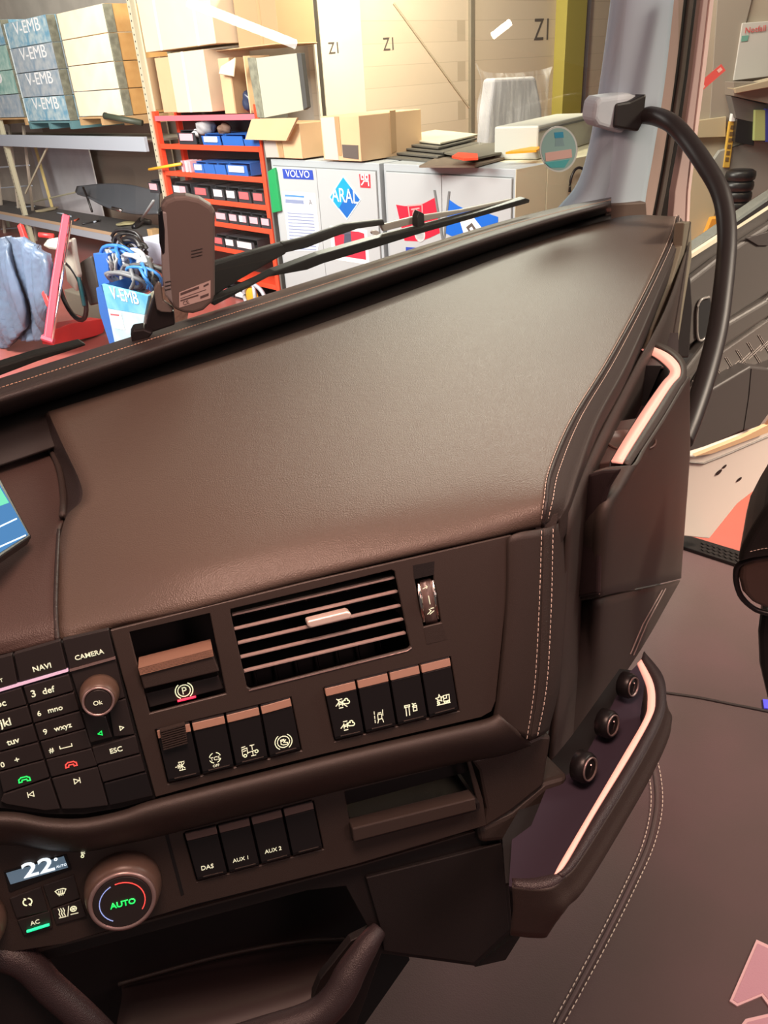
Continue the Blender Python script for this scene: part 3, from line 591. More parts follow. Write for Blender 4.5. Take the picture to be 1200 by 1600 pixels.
lf = curve([LB.P(-60, 1480, .004), LB.P(30, 1500, .010), LB.P(80, 1545, .014), LB.P(130, 1590, .018), LB.P(180, 1640, .02)], 30)
bm = B(); tube(bm, lf, .015, 14); obj('side_rim', bm, M_grain, dash, smooth=True)
bm = B(); prism(bm, LB, [(-60, 1488), (60, 1484), (300, 1420), (560, 1352), (742, 1299), (742, 1301), (560, 1354.5), (300, 1423), (60, 1488), (-60, 1492)], 0, .003); obj('edge_strip', bm, M_fas, dash)
GL = pris(LB, [(572, 1372), (700, 1340), (784, 1318), (796, 1452), (740, 1505), (600, 1486), (596, 1455)], 0, .006); obj('access_cover', GL, M_low, dash, bevel=.001)
# ---- passenger side: inner wall, upper pod with cup holder, lower tray
side_top = [T(884, 800, -.005), T(930, 690, -.005), T(990, 575, -.002), T(1040, 480, 0), T(1076, 378, .005)]
side_bot = [p - V((0, 0, .75)) for p in side_top]
obj('side_wall', loft([side_top, row_between(side_top, side_bot, .3), side_bot], 24, 12), M_pod, dash, smooth=True, solid=.004)
gv = [T(1076, 378, .005), T(1078, 400, -.01)]
# far end of the dash with its side vent
FE = Pl(T(1050, 420, .0), side_top[4] - side_top[2], ZU)
obj('far_end_panel', pris(FE, [(1070, 348), (1080, 346), (1081, 400), (1068, 480), (1057, 552), (1030, 562), (1012, 545), (1020, 515), (1048, 448), (1066, 385)], -.01, .012), mat('beige_plastic', (.17, .15, .11), .45), dash, bevel=.003)
obj('side_vent', pris(FE, [(1054, 455), (1057, 462), (1054, 500), (1040, 540), (1030, 538), (1040, 490)], .012, .014), M_dark, dash)
for i in range(3):
    bm = B(); tube(bm, [FE.P(1050 - 5 * i, 488 + 15 * i, .018), FE.P(1038 - 4 * i, 512 + 12 * i, .018)], .003, 8); obj('side_vent_slat', bm, M_satin, dash, smooth=True)
R0 = -.03
rim = [T(972, 722, R0), T(990, 692, R0), T(1020, 645, R0), T(1048, 602, R0), T(1062, 585, R0), T(1060, 568, R0), T(1040, 550, R0), T(1002, 535, R0)]
rim_o = [T(985, 728, R0 - .004), T(1006, 696, R0 - .004), T(1036, 650, R0 - .004), T(1062, 606, R0 - .004), T(1073, 588, R0 - .004), T(1068, 562, R0 - .004), T(1044, 542, R0 - .004), T(1002, 528, R0 - .004)]
pod = empty('side_pod', T(980, 900, -.3), None, None); pod.parent = dash; pod.location = WLOC[pod.name] - WLOC[dash.name]
def strip(name, a, b, m, par, nu=40, solid=.003, lift=0):
    return obj(name, loft([[p + V((0, 0, lift)) for p in a], [p + V((0, 0, lift)) for p in b]], nu, 2, False), m, par, smooth=True, solid=solid)
rim_m = [a.lerp(b, .18) for a, b in zip(rim, rim_o)]
rim_in = [T(955, 720, R0 - .006), T(974, 688, R0 - .006), T(1004, 641, R0 - .006), T(1034, 598, R0 - .006), T(1046, 584, R0 - .006), T(1044, 574, R0 - .006), T(1026, 558, R0 - .006), T(998, 543, R0 - .006)]
strip('ambient_light_strip', rim, rim_in, M_pink, pod)
strip('pod_rim', rim_m, rim_o, M_pod, pod, lift=.001)
GP = Pl(T(972, 722, R0), T(1062, 590, R0) - T(972, 722, R0), ZU)         # outer face of the pod
base = [GP.P(938, 930, .0), GP.P(962, 905, 0), GP.P(992, 868, 0), GP.P(1030, 820, 0), GP.P(1060, 780, 0), GP.P(1068, 770, -.03), GP.P(1066, 760, -.08), GP.P(1064, 750, -.15)]
down = [GP.P(936, 931, 0), GP.P(1000, 918, 0), GP.P(1050, 906, 0), GP.P(1061, 903, -.004)]
up_ = rim_o
# outer shell from the rim down to the split line, wrapping the front corner
front = [(893, 752, -.028), (915, 742, -.016), (945, 733, -.004), (975, 727, 0)]
sh_top = [GP.P(893, 752, -.055), GP.P(915, 741, -.040), GP.P(945, 733, -.018), rim_o[0], rim_o[1], rim_o[2], rim_o[3], rim_o[4] ]
sh_mid = [GP.P(884, 845, -.055), GP.P(905, 838, -.036), GP.P(930, 815, -.010), GP.P(950, 790, .004), GP.P(985, 765, .006), GP.P(1022, 740, .006), GP.P(1058, 720, .004), GP.P(1074, 710, -.004)]
sh_low = [GP.P(880, 940, -.055), GP.P(900, 936, -.038), GP.P(922, 932, -.014), GP.P(938, 929, .002), GP.P(975, 921, .004), GP.P(1015, 913, .004), GP.P(1048, 906, .002), GP.P(1061, 903, -.008)]
obj('pod_shell', loft([sh_top, row_between(sh_top, sh_mid, .12, .0), row_between(sh_top, sh_mid, .5), sh_mid, row_between(sh_mid, sh_low, .5), sh_low], 48, 24), M_pod, pod, smooth=True, solid=.005)
obj('pod_front', pris(Pl(GP.P(905, 840, -.034), sh_mid[2] - sh_mid[0], ZU), [(893, 757), (905, 746), (940, 735), (968, 733), (950, 762), (938, 800), (934, 928), (881, 938), (884, 845)], -.004, .003), M_grain, pod, bevel=.004)
# split line and lower body
lo_top = [GP.P(878, 944, -.058), GP.P(900, 940, -.042), GP.P(922, 936, -.018), GP.P(938, 933, -.002), GP.P(975, 925, .0), GP.P(1015, 917, .0), GP.P(1046, 910, -.002), GP.P(1060, 906, -.012)]
lo_mid = [GP.P(864, 1080, -.062), GP.P(885, 1075, -.046), GP.P(910, 1068, -.028), GP.P(935, 1055, -.012), GP.P(960, 1040, -.006), GP.P(985, 1020, -.004), GP.P(1002, 1005, -.006), GP.P(1012, 990, -.012)]
lo_bot = [GP.P(848, 1222, -.066), GP.P(860, 1218, -.058), GP.P(872, 1212, -.05), GP.P(886, 1200, -.044), GP.P(902, 1175, -.040), GP.P(922, 1140, -.036), GP.P(942, 1100, -.032), GP.P(965, 1060, -.03)]
obj('pod_lower_shell', loft([lo_top, row_between(lo_top, lo_mid, .5), lo_mid, row_between(lo_mid, lo_bot, .5), lo_bot], 40, 20), M_pod, pod, smooth=True, solid=.005)
for a in (((1058, 727), (1050, 740), (936, 928)), ((1035, 922), (1005, 975), (985, 1022)), ((1040, 920), (1012, 972), (990, 1024))):
    bm = B(); tube(bm, [GP.P(x, y, .008 if j < 2 else .003) for j, (x, y) in enumerate(a)], .0012, 6); obj('pod_crease', bm, M_slat, pod)
# inside of the pod
wl = [p - V((0, 0, .002)) for p in rim_in]; wb = [p - V((0, 0, .14)) for p in rim_in]
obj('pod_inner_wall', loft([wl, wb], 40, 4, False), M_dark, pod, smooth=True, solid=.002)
ft = [T(905, 742, -.10), T(1000, 640, -.10), T(1050, 585, -.10)]
obj('pocket_floor', pris(Pl(T(960, 700, -.11), az(30), az(-60)), [(880, 735), (900, 745), (965, 740), (1060, 620), (1060, 520), (1000, 520)], -.004, 0), mat('pocket_plastic', (.035, .02, .024), .5), pod)
ch = T(985, 690, -.06)
bm = B()
pts = [(0, T(948, 664, -.034)), (1, T(995, 650, -.034)), (2, T(1020, 648, -.034))]
obj('cup_holder', pris(Pl(T(960, 690, -.05), az(33), az(-57)), [(905, 725), (918, 690), (948, 660), (1000, 652), (1010, 655), (962, 720), (935, 724)], -.05, 0), mat('cup_plastic', (.085, .05, .045), .5), pod, bevel=.002)
s_ = .036; CPn = V((0, 0, 1)); cpt = T(985, 688, -.048)
bm = B(); turned(bm, cpt, CPn, [(s_, -.002), (s_, .0015), (s_ * .93, .0015), (s_ * .93, -.001)], 40); obj('cup_ring', bm, mat('cup_ring', (.11, .065, .055), .4), pod, smooth=True)
obj('pocket_divider', pris(Pl(T(1010, 575, -.04), az(118), ZU), [(985, 571), (1034, 572), (1005, 640), (950, 640)], -.003, 0), M_dark, pod)
obj('pocket_ledge', pris(Pl(T(1010, 560, -.04), az(30), az(-60)), [(990, 550), (1012, 549), (1045, 568), (1040, 573), (985, 573)], -.003, 0), mat('ledge_plastic', (.07, .04, .04), .5), pod)
# lower tray
tray2 = empty('lower_side_tray', T(950, 1250, -.45), None, None); tray2.parent = dash; tray2.location = WLOC[tray2.name] - WLOC[dash.name]
R1 = -.27
lr = [T(870, 1365, R1), T(885, 1348, R1), T(930, 1270, R1), (T(985, 1180, R1)), T(1018, 1120, R1), T(1024, 1095, R1), T(1020, 1065, R1), T(1002, 1030, R1)]
lri = [T(866, 1366, R1), T(877, 1345, R1), T(921, 1270, R1), (T(975, 1178, R1)), T(1007, 1122, R1), T(1012, 1096, R1), T(1010, 1070, R1), T(996, 1036, R1)]
lro = [T(880, 1372, R1 - .002), T(902, 1350, R1 - .002), T(950, 1275, R1 - .002), (T(1004, 1185, R1 - .002)), T(1034, 1124, R1 - .002), T(1041, 1092, R1 - .002), T(1035, 1055, R1 - .002), T(1006, 1018, R1 - .002)]
strip('ambient_light_strip', lr, lri, M_pink, tray2)
strip('tray_rim', [a.lerp(b, .1) for a, b in zip(lr, lro)], lro, M_grain, tray2, lift=.001)
fr0 = [T(800, 1372, R1), T(830, 1372, R1), T(856, 1367, R1), T(872, 1364, R1)]
fr1 = [T(803, 1386, R1 - .002), T(835, 1390, R1 - .002), T(866, 1384, R1 - .002), T(884, 1370, R1 - .002)]
lsh = [T(800, 1386, R1 - .002), T(835, 1390, R1 - .002), T(862, 1387, R1 - .002), lro[0], lro[1], lro[2], lro[3], lro[4], lro[5]]
lsm = [p - V((0, 0, .035)) + az(120) * (.002 if i < 2 else .010) for i, p in enumerate(lsh)]
lsb = [p - V((0, 0, .080)) + az(-60) * (.0 if i < 3 else .02) for i, p in enumerate(lsh)]
obj('tray_front', loft([fr0, fr1], 14, 3), M_grain, tray2, smooth=True, solid=.003)
obj('tray_shell', loft([lsh, row_between(lsh, lsm, .4, .0), lsm, lsb], 48, 14), M_pod, tray2, smooth=True, solid=.004)
tf = Pl(T(900, 1250, R1 - .06), az(38), az(-52))
obj('tray_bottom', pris(tf, [(800, 1312), (795, 1385), (870, 1385), (1035, 1120), (1020, 1035), (998, 1036), (982, 1052), (905, 1200), (856, 1226), (830, 1290)], -.004, 0), mat('tray_flock', (.03, .018, .035), .8), tray2)
obj('tray_base', pris(Pl(T(900, 1250, R1 - .075), az(38), az(-52)), [(785, 1310), (840, 1215), (893, 1150), (968, 1045), (1010, 1050), (1020, 1120), (880, 1370), (790, 1380)], -.004, 0), M_dark, tray2)
iw = [T(862, 1385, R1 - .004), T(877, 1350, R1 - .004), T(921, 1274, R1 - .004), T(975, 1182, R1 - .004), T(1007, 1124, R1 - .004), T(1012, 1096, R1 - .004), T(1010, 1070, R1 - .004)]
obj('tray_inner_wall', loft([iw, [p - V((0, 0, .06)) for p in iw]], 30, 3, False), M_roll, tray2, smooth=True, solid=.002)
for (x, y, r, sc) in ((917, 1200, 21, 1), (953, 1132, 21, .95), (985, 1072, 20, .9)):
    sk = empty('power_socket', T(x, y, R1 - .01), None, None); sk.parent = dash; sk.location = WLOC[sk.name] - WLOC[dash.name]
    c = T(x, y, R1 - .035); ax = (GP.n + az(30) * -.25 + V((0, 0, .25))).normalized(); s = .019 * sc
    bm = B(); turned(bm, c, ax, [(s, -.012), (s, .000), (s * .93, .003), (s * .9, .004)], 32); obj('socket_cap', bm, M_blk, sk, smooth=True)
    bm = B(); turned(bm, c + ax * .0035, ax, [(s * .78, 0), (s * .78, .0022), (s * .68, .0022), (s * .66, .0004)], 32); obj('socket_ring', bm, M_satin, sk, smooth=True)
    bm = B(); tube(bm, [c + ax * .0050 + ZU * s * .4, c + ax * .0050 + az(33) * s * .2, c + ax * .0050 - ZU * s * .4], .0009, 6); obj('socket_mark', bm, M_satin, sk)
# panel between bolster and lower tray
obj('knee_panel', pris(LB, [(735, 1188), (800, 1170), (845, 1150), (862, 1150), (850, 1228), (800, 1268), (755, 1296), (760, 1265), (748, 1205)], -.03, .012), M_side, dash, bevel=.004)
obj('knee_fillet', pris(LB, [(745, 1294), (800, 1268), (852, 1224), (892, 1212), (870, 1258), (848, 1290), (820, 1307), (790, 1316), (750, 1320)], -.05, .010), M_side, dash, bevel=.008, seg=3)
obj('kick_panel', pris(LB, [(786, 1300), (800, 1320), (812, 1455), (742, 1511), (790, 1500), (840, 1420), (795, 1390)], -.05, -.012), M_low, dash)
# ================================================================ rest of the cab
WS = Pl(T(0, 600, .06), T(950, 318, .06) - T(0, 600, .06), ZU + az(134) * .2)        # windscreen plane
A0 = D(1000, 200, 2.2)
AP = Pl(A0, az(62), ZU + az(152) * .12)
g = glass('windscreen_glass', 1.0, (.97, .98, .97))
bm = B(); f4 = [WS.P(-140, 660), WS.P(948, 335), WS.P(985, -60), WS.P(-140, -60)]; bm.faces.new([bm.verts.new(p) for p in f4])
tag(obj('window_1', bm, g, solid=.0), 'clear windscreen above the leather dashboard', kind='structure')
M_pil = mat('pillar_fabric', (.38, .46, .56), .8, bump=.3, bs=1200)
M_pil2 = mat('pillar_edge', (.34, .25, .23), .6)
M_seal = mat('rubber_seal', (.012, .010, .010), .45)
pr = [[AP.P(965, -40, -.06), AP.P(944, 120, -.06), AP.P(925, 230, -.06), AP.P(905, 290, -.06), AP.P(872, 330, -.06)],
      [AP.P(978, -40, .0), AP.P(955, 120, .0), AP.P(936, 235, .0), AP.P(918, 300, .0), AP.P(890, 345, .0)],
      [AP.P(1015, -40, .025), AP.P(995, 120, .025), AP.P(980, 230, .025), AP.P(965, 300, .025), AP.P(950, 350, .025)],
      [AP.P(1052, -40, .01), AP.P(1035, 120, .01), AP.P(1018, 230, .01), AP.P(1006, 300, .01), AP.P(1000, 350, .01)]]
tp = tag(obj('trim_1', loft(pr, 30, 16), M_pil, smooth=True, solid=.01), 'pale grey fabric windscreen pillar trim', kind='structure')
pr2 = [[AP.P(1048, -40, .01), AP.P(1031, 120, .01), AP.P(1014, 230, .01), AP.P(1004, 300, .01), AP.P(998, 350, .01)], [AP.P(1062, -40, .004), AP.P(1046, 120, .004), AP.P(1030, 230, .004), AP.P(1018, 300, .004), AP.P(1010, 350, .004)], [AP.P(1070, -40, -.03), AP.P(1052, 120, -.03), AP.P(1036, 230, -.03), AP.P(1024, 300, -.03), AP.P(1014, 350, -.03)]]
obj('pillar_edge', loft(pr2, 20, 6), M_pil2, tp, smooth=True, solid=.006)
def band(name, a, b, m, par, c=0, w=.012):
    bm = B(); prism(bm, AP, a + b[::-1], c - w, c); return obj(name, bm, m, par, bevel=.003)
band('door_seal', [(1066, -40), (1048, 120), (1032, 230), (1020, 290), (1010, 350)], [(1084, -40), (1064, 120), (1048, 230), (1036, 300), (1026, 350)], M_seal, tp, -.02)
band('door_seal', [(1082, -40), (1063, 120), (1046, 230), (1034, 300), (1024, 350)], [(1090, -40), (1070, 120), (1053, 230), (1041, 300), (1031, 350)], mat('grey_seal', (.09, .075, .07), .4), tp, -.012)
band('door_seal', [(1088, -40), (1069, 120), (1052, 230), (1040, 300), (1030, 350)], [(1104, -40), (1084, 120), (1066, 230), (1053, 300), (1041, 350)], M_seal, tp, -.03)
cv = obj('bracket_cover', pris(AP, [(940, 152), (985, 146), (1000, 150), (975, 210), (935, 198), (928, 188), (932, 160)], .0, .055), mat('bracket_cover_grey', (.50, .55, .62), .7), tp, bevel=.012, seg=3)
# low inner corner behind the roll
obj('pillar_foot', pris(AP, [(946, 326), (955, 319), (1010, 316), (1012, 350), (948, 352)], -.02, .045), mat('brown_foot', (.10, .07, .06), .6), tp, bevel=.004)
# door, standing open
DR = Pl(D(1080, 420, 2.3), az(60), ZU)
M_dl = mat('door_leather', (.070, .064, .060), .42, bump=.3, bs=700)
M_dp = mat('door_plastic', (.040, .034, .033), .5, bump=.3, bs=900)
M_dw = mat('white_paint', (.80, .72, .66), .3)
M_cream = mat('cream_trim', (.62, .58, .45), .4)
dr = empty('door_1', DR.P(1120, 700, 0), 'open passenger door with quilted black leather trim', None, kind='structure')
obj('door_panel', pris(DR, [(1068, 402), (1120, 366), (1200, 312), (1240, 286), (1240, 640), (1200, 690), (1085, 712), (1066, 700)], -.05, 0), M_dl, dr, bevel=.004)
obj('belt_trim', pris(DR, [(1068, 404), (1200, 318), (1240, 292), (1240, 302), (1200, 328), (1068, 412)], 0, .012), M_cream, dr, bevel=.002)
obj('window_seal', pris(DR, [(1150, 348), (1202, 312), (1240, 286), (1240, 296), (1202, 320), (1150, 354)], .0, .014), M_seal, dr)
obj('upper_panel', pris(DR, [(1075, 440), (1120, 405), (1200, 352), (1240, 328), (1240, 400), (1200, 460), (1130, 505), (1072, 545)], 0, .03), M_dl, dr, bevel=.012, seg=3)
obj('arm_rest', pris(DR, [(1062, 590), (1120, 515), (1200, 468), (1240, 400), (1240, 440), (1200, 497), (1128, 545), (1068, 600)], 0, .045), M_dl, dr, bevel=.012, seg=3)
obj('mirror_control', pris(DR, [(1165, 372), (1200, 362), (1240, 310), (1240, 340), (1200, 384), (1185, 384)], .03, .036), M_dp, dr, bevel=.002)
qp = [(1060, 640), (1100, 575), (1128, 550), (1200, 500), (1240, 430), (1240, 560), (1200, 572), (1173, 572), (1110, 607), (1085, 625)]
qo = obj('quilted_panel', pris(DR, qp, 0, .02), mat('quilt_leather', (.085, .075, .070), .45, bump=.3, bs=600), dr, bevel=.006)
M_q = mat('quilt_thread', (.30, .26, .24), .7)
def q2(px, py): return DR.P(px, py, .0215)
bm = B()
for i in range(9):
    x = 1082 + i * 17
    top = 585 - (x - 1090) * .70
    tube(bm, [q2(x, max(top, 430) + 4), q2(x + 26, max(top, 430) + 46)], .0013, 5)
    tube(bm, [q2(x + 3, max(top, 430) + 4), q2(x + 29, max(top, 430) + 46)], .0009, 5)
    tube(bm, [q2(x - 14, max(top, 430) + 42), q2(x + 22, max(top, 430) + 8)], .0011, 5)
obj('quilt_stitching', bm, M_q, qo, weld=False)
obj('door_pocket', pris(DR, [(1073, 705), (1100, 640), (1112, 608), (1173, 572), (1200, 575), (1240, 560), (1240, 640), (1200, 668), (1160, 674), (1090, 706)], .0, .07), M_dp, dr, bevel=.008, seg=3)
bm = B(); tube(bm, [DR.P(1174, 576, .071), DR.P(1170, 620, .071), DR.P(1162, 672, .071)], .0015, 6); obj('pocket_joint', bm, M_seal, dr)
pu = obj('door_pull', pris(DR, [(1092, 470), (1108, 462), (1112, 478), (1108, 520), (1094, 532), (1088, 524), (1088, 484)], .03, .034), M_dark, dr)
bm = B(); tube(bm, curve([DR.P(x, y, .036) for x, y in [(1108, 464), (1096, 468), (1090, 480), (1089, 505), (1090, 526), (1096, 532), (1110, 520)]], 30), .004, 8); obj('pull_surround', bm, mat('grey_surround', (.2, .19, .18), .3), pu, smooth=True)
obj('door_hinge_cover', pris(DR, [(1052, 440), (1066, 425), (1080, 430), (1083, 480), (1078, 560), (1058, 560), (1040, 555)], -.02, .05), M_seal, dr, bevel=.008)
# door glass
bm = B(); bm.faces.new([bm.verts.new(DR.P(x, y, .002)) for x, y in [(1060, 420), (1060, -60), (1240, -60), (1240, 292)]])
obj('door_glass', bm, glass('door_glass_shader', .9, (.86, .86, .80)), dr)
obj('window_frame', pris(DR, [(1104, -40), (1084, 120), (1068, 230), (1055, 300), (1045, 420), (1074, 420), (1078, 300), (1090, 200), (1102, 100), (1118, -40)], -.012, .01), M_pil2, dr, bevel=.003)
obj('window_frame', pris(DR, [(1114, -40), (1098, 100), (1086, 200), (1075, 300), (1070, 420), (1074, 420), (1079, 300), (1091, 200), (1104, 100), (1120, -40)], .01, .014), mat('pale_frame', (.55, .42, .38), .5), dr)
st = obj('window_sticker', pris(DR, [(1090, 138), (1094, 128), (1127, 100), (1134, 110), (1091, 147)], .004, .005), mat('red_sticker', (.52, .06, .05), .5), dr)
obj('sticker_mark', pris(DR, [(1094, 136), (1099, 131), (1102, 135), (1096, 141)], .005, .0055), mat('sticker_pale', (.6, .35, .3), .5), st)
obj('sticker_mark', pris(DR, [(1120, 110), (1126, 105), (1129, 109), (1123, 114)], .005, .0055), mat('sticker_pale2', (.6, .35, .3), .5), st)
# white painted lower door frame and sill
SL = Pl(D(1120, 760, 2.2), az(60), ZU + az(150) * .35)
ws = obj('trim_2', pris(SL, [(1066, 708), (1086, 716), (1112, 708), (1200, 674), (1240, 620), (1240, 700), (1200, 750), (1152, 787), (1108, 842), (1050, 836)], -.03, 0), M_dw, bevel=.004)
tag(ws, 'white painted lower door frame beside the cab floor', kind='structure')
for (x, y, r) in ((1123, 738, 6), (1132, 729, 4), (1155, 749, 5)):
    c = SL.P(x, y, .001); bm = B(); turned(bm, c, SL.n, [(r * .0018, 0), (r * .0018, .001)], 20); obj('screw_hole', bm, M_seal, ws)
bm = B(); tube(bm, [SL.P(x, y, .002) for x, y in [(1072, 722), (1100, 724), (1140, 708), (1200, 682), (1300, 640)]], .003, 6); obj('frame_seam', bm, mat('grey_seam', (.2, .18, .17), .5), ws, smooth=True)
obj('inner_strip', pris(SL, [(1086, 713), (1160, 684), (1200, 664), (1240, 610), (1240, 622), (1200, 676), (1112, 709)], 0, .01), mat('warm_glow', (.75, .50, .30), .4), ws)  # warm glow under the door panel put into the strip's colour
# grab handle
hp = [(1000, 182, 2.10), (1020, 181, 2.06), (1048, 192, 2.0), (1072, 216, 1.97), (1098, 252, 1.93), (1122, 292, 1.90), (1133, 330, 1.88), (1136, 380, 1.85), (1130, 450, 1.81), (1120, 520, 1.77), (1102, 590, 1.72), (1082, 650, 1.68), (1066, 690, 1.66)]
gh = empty('grab_handle', D(1082, 660, 1.7), 'long curved black grab handle from windscreen pillar down beside the dashboard', 'grab handle')
hc = curve([D(*p) for p in hp], 90)
bm = B(); tube(bm, hc, [.0225 * (1 if i > 6 else .82 + .03 * i) for i in range(90)], 20); obj('handle_tube', bm, mat('handle_rubber', (.022, .017, .017), .42), gh, smooth=True)
AB = Pl(D(990, 180, 2.1), az(80), ZU)
obj('handle_bracket', pris(AB, [(962, 162), (985, 158), (1011, 146), (1006, 190), (998, 206), (980, 203), (960, 199)], -.03, .035), M_seal, gh, bevel=.006)
# round sticker on the windscreen
c = WS.P(873, 232, .004)
stk = empty('windscreen_sticker', c, 'round blue-green inspection sticker on the windscreen beside the pillar', 'sticker')
ppm = (WS.P(893, 232, .004) - c).length / 20
def ell(pl, cx0, cy0, rx, ry, n=36): return [(cx0 + rx * math.cos(6.28318 * i / n), cy0 + ry * math.sin(6.28318 * i / n)) for i in range(n)]
obj('sticker_disc', pris(WS, ell(WS, 873, 233, 29.5, 36), .002, .003), mat('sticker_rim', (.42, .45, .44), .5), stk)
obj('sticker_face', pris(WS, ell(WS, 873, 233, 27, 33), .003, .0036), mat('sticker_face', (.20, .33, .32), .5), stk)
obj('sticker_mark', pris(WS, [(866, 207), (880, 206), (881, 215), (867, 216)], .0036, .0042), mat('sticker_blue', (.03, .22, .35), .5), stk)
bm = B(); prism(bm, WS, [(868, 216), (879, 215), (882, 228), (867, 229)], .0036, .0039); obj('sticker_mark', bm, mat('sticker_grey', (.16, .26, .28), .5), stk)
obj('sticker_band', pris(WS, [(852, 239), (893, 233), (894, 246), (853, 252)], .0036, .0042), mat('sticker_pink', (.50, .33, .30), .5), stk)
obj('sticker_band', pris(WS, [(851, 254), (890, 249), (882, 262), (860, 262)], .0036, .0042), mat('sticker_teal', (.06, .30, .32), .5), stk)
# toll box on the windscreen
tc = WS.P(292, 400, .10)
TB = Pl(tc, az(78), ZU + az(168) * .10)
tbx = empty('toll_box', TB.P(262, 490, 0), 'grey electronic toll box with paper label hanging on the windscreen', 'toll box')
out = [(252, 322), (258, 313), (272, 307), (290, 306), (312, 311), (330, 322), (336, 332), (336, 462), (331, 474), (318, 486), (302, 491), (288, 490), (272, 484), (262, 468), (256, 440)]
obj('housing', pris(TB, out, -.020, .008), mat('toll_grey', (.11, .085, .078), .5), tbx, bevel=.006, seg=3)
obj('side_band', pris(TB, [(250, 330), (262, 330), (268, 440), (272, 478), (258, 462), (253, 430)], -.026, .0085), mat('toll_side', (.20, .18, .18), .45), tbx, bevel=.003)
obj('dark_lens', pris(TB, [(247, 334), (254, 328), (258, 360), (258, 395), (254, 400), (249, 380)], -.02, .0095), mat('glossy_black', (.006, .006, .008), .12), tbx, bevel=.002)
bm = B()
for k in range(3):
    tube(bm, [TB.P(299, 392 + 5 * k, .0085), TB.P(316, 388 + 5 * k, .0085)], .0007, 6)
    tube(bm, [TB.P(258, 441 + 6 * k, .009), TB.P(267, 439 + 6 * k, .009)], .0008, 6)
obj('speaker_slots', bm, M_low, tbx)
lb = obj('paper_label', pris(TB, [(280, 457), (329, 438), (329, 466), (280, 481)], .008, .0086), mat('label_paper', (.42, .32, .30), .7), tbx)
bm = B()
for (x0, y0, x1, y1, h) in ((282, 458, 311, 447, 4), (282, 466, 322, 452, 1), (282, 469, 310, 460, 2.2), (313, 463, 326, 458, 4), (318, 446, 326, 442, 3)):
    prism(bm, TB, [(x0, y0), (x1, y1), (x1, y1 + h), (x0, y0 + h)], .0086, .0089)
obj('label_print', bm, mat('label_ink', (.08, .05, .05), .7), lb)
text('label_text', 'CE', TB, (287, 477), (296, 474), .0087, mat('label_ink2', (.08, .05, .05), .7), lb)
obj('bracket', pris(TB, [(240, 452), (247, 441), (252, 445), (255, 470), (272, 482), (268, 489), (252, 488), (245, 484)], -.014, -.004), mat('bracket_grey', (.14, .12, .11), .45), tbx, bevel=.002)
obj('mount', pris(TB, [(243, 458), (252, 486), (272, 486), (274, 508), (226, 524), (230, 500)], -.04, -.014), M_blk, tbx, bevel=.003)
obj('mount_foot', pris(TB, [(204, 524), (208, 516), (224, 514), (240, 520), (232, 530), (206, 536)], -.03, .0), M_blk, tbx, bevel=.003)
# wipers outside the windscreen
M_wip = mat('wiper_black', (.018, .020, .019), .35)
wp = empty('windscreen_wiper', WS.P(330, 440, -.05), 'black wiper arm and blade resting low across the windscreen, in front of the cabinets', 'wiper')
obj('wiper_arm', pris(WS, [(290, 428), (336, 411), (400, 392), (450, 378), (456, 384), (446, 398), (415, 415), (375, 438), (336, 463), (290, 490)], -.06, -.045), M_wip, wp, bevel=.004)
obj('arm_extension', pris(WS, [(440, 380), (480, 370), (540, 350), (600, 343), (602, 352), (560, 358), (520, 372), (480, 388), (445, 396)], -.055, -.045), M_wip, wp, bevel=.003)
obj('wiper_blade', pris(WS, [(330, 470), (395, 443), (430, 424), (500, 398), (580, 375), (650, 357), (740, 334), (822, 310), (828, 312), (827, 317), (742, 341), (655, 366), (585, 388), (505, 412), (480, 422), (420, 433), (335, 478)], -.055, -.035), M_wip, wp, bevel=.002)
obj('blade_highlight', pris(WS, [(595, 352), (650, 338), (720, 328), (800, 311), (812, 311), (740, 329), (660, 347), (600, 362)], -.058, -.050), mat('highlight_grey', (.35, .35, .31), .35), wp, bevel=.002)  # pale strip painting the highlight on the blade's lit top
obj('blade_clip', pris(WS, [(652, 340), (656, 330), (663, 334), (664, 352), (652, 356)], -.05, -.034), M_wip, wp, bevel=.002)
obj('arm_bolt', pris(WS, ell(WS, 587, 364, 6, 3.5, 12), -.045, -.04), mat('pale_bolt', (.6, .6, .56), .3), wp)
wp2 = obj('windscreen_wiper', pris(WS, [(-40, 585), (0, 572), (60, 553), (132, 535), (136, 540), (100, 552), (60, 565), (0, 588), (-40, 600)], -.055, -.035), M_wip, bevel=.003)
tag(wp2, 'black wiper blade end low at the left of the windscreen over the red floor', 'wiper')
# cab floor, mat, tread plate
ZF = ZD - .98
fl = pris(Pl(T(900, 1200, -.99), az(0), az(90)), [(-200, 1900), (100, 1350), (900, 900), (1050, 832), (1165, 868), (1500, 985), (1500, 1900)], -.04, 0)
tag(obj('floor', fl, M_low), 'dark cab floor under the leather mat', kind='structure')
FP = Pl(T(900, 1200, -.98), az(0), az(90))
M_mat = mat('mat_leather', (.115, .066, .070), .6, bump=.4, bs=350, col2=(.095, .062, .060), ns=3)
mt = empty('floor_mat', FP.P(1000, 1400, 0), 'black leather floor mat with curved double stitching and a pink emblem', 'floor mat')
obj('mat_leather', pris(FP, [(200, 1800), (330, 1500), (700, 1330), (960, 1060), (1062, 848), (1160, 880), (1420, 960), (1420, 1800)], -.008, 0), M_mat, mt, bevel=.003)
sp = [(1000, 1130), (1014, 1165), (1026, 1210), (1029, 1260), (1016, 1320), (985, 1390), (945, 1470), (905, 1545), (870, 1610), (840, 1680)]
bm = B(); tube(bm, curve([FP.P(x - 3, y, .0015) for x, y in sp], 60), .004, 8, flat=.5); obj('mat_seam', bm, M_mat, mt, smooth=True)
stitches('stitching', curve([FP.P(x + 6, y, .003) for x, y in sp], 200), M_thread, mt, length=.008, gap=.004, r=.0010)
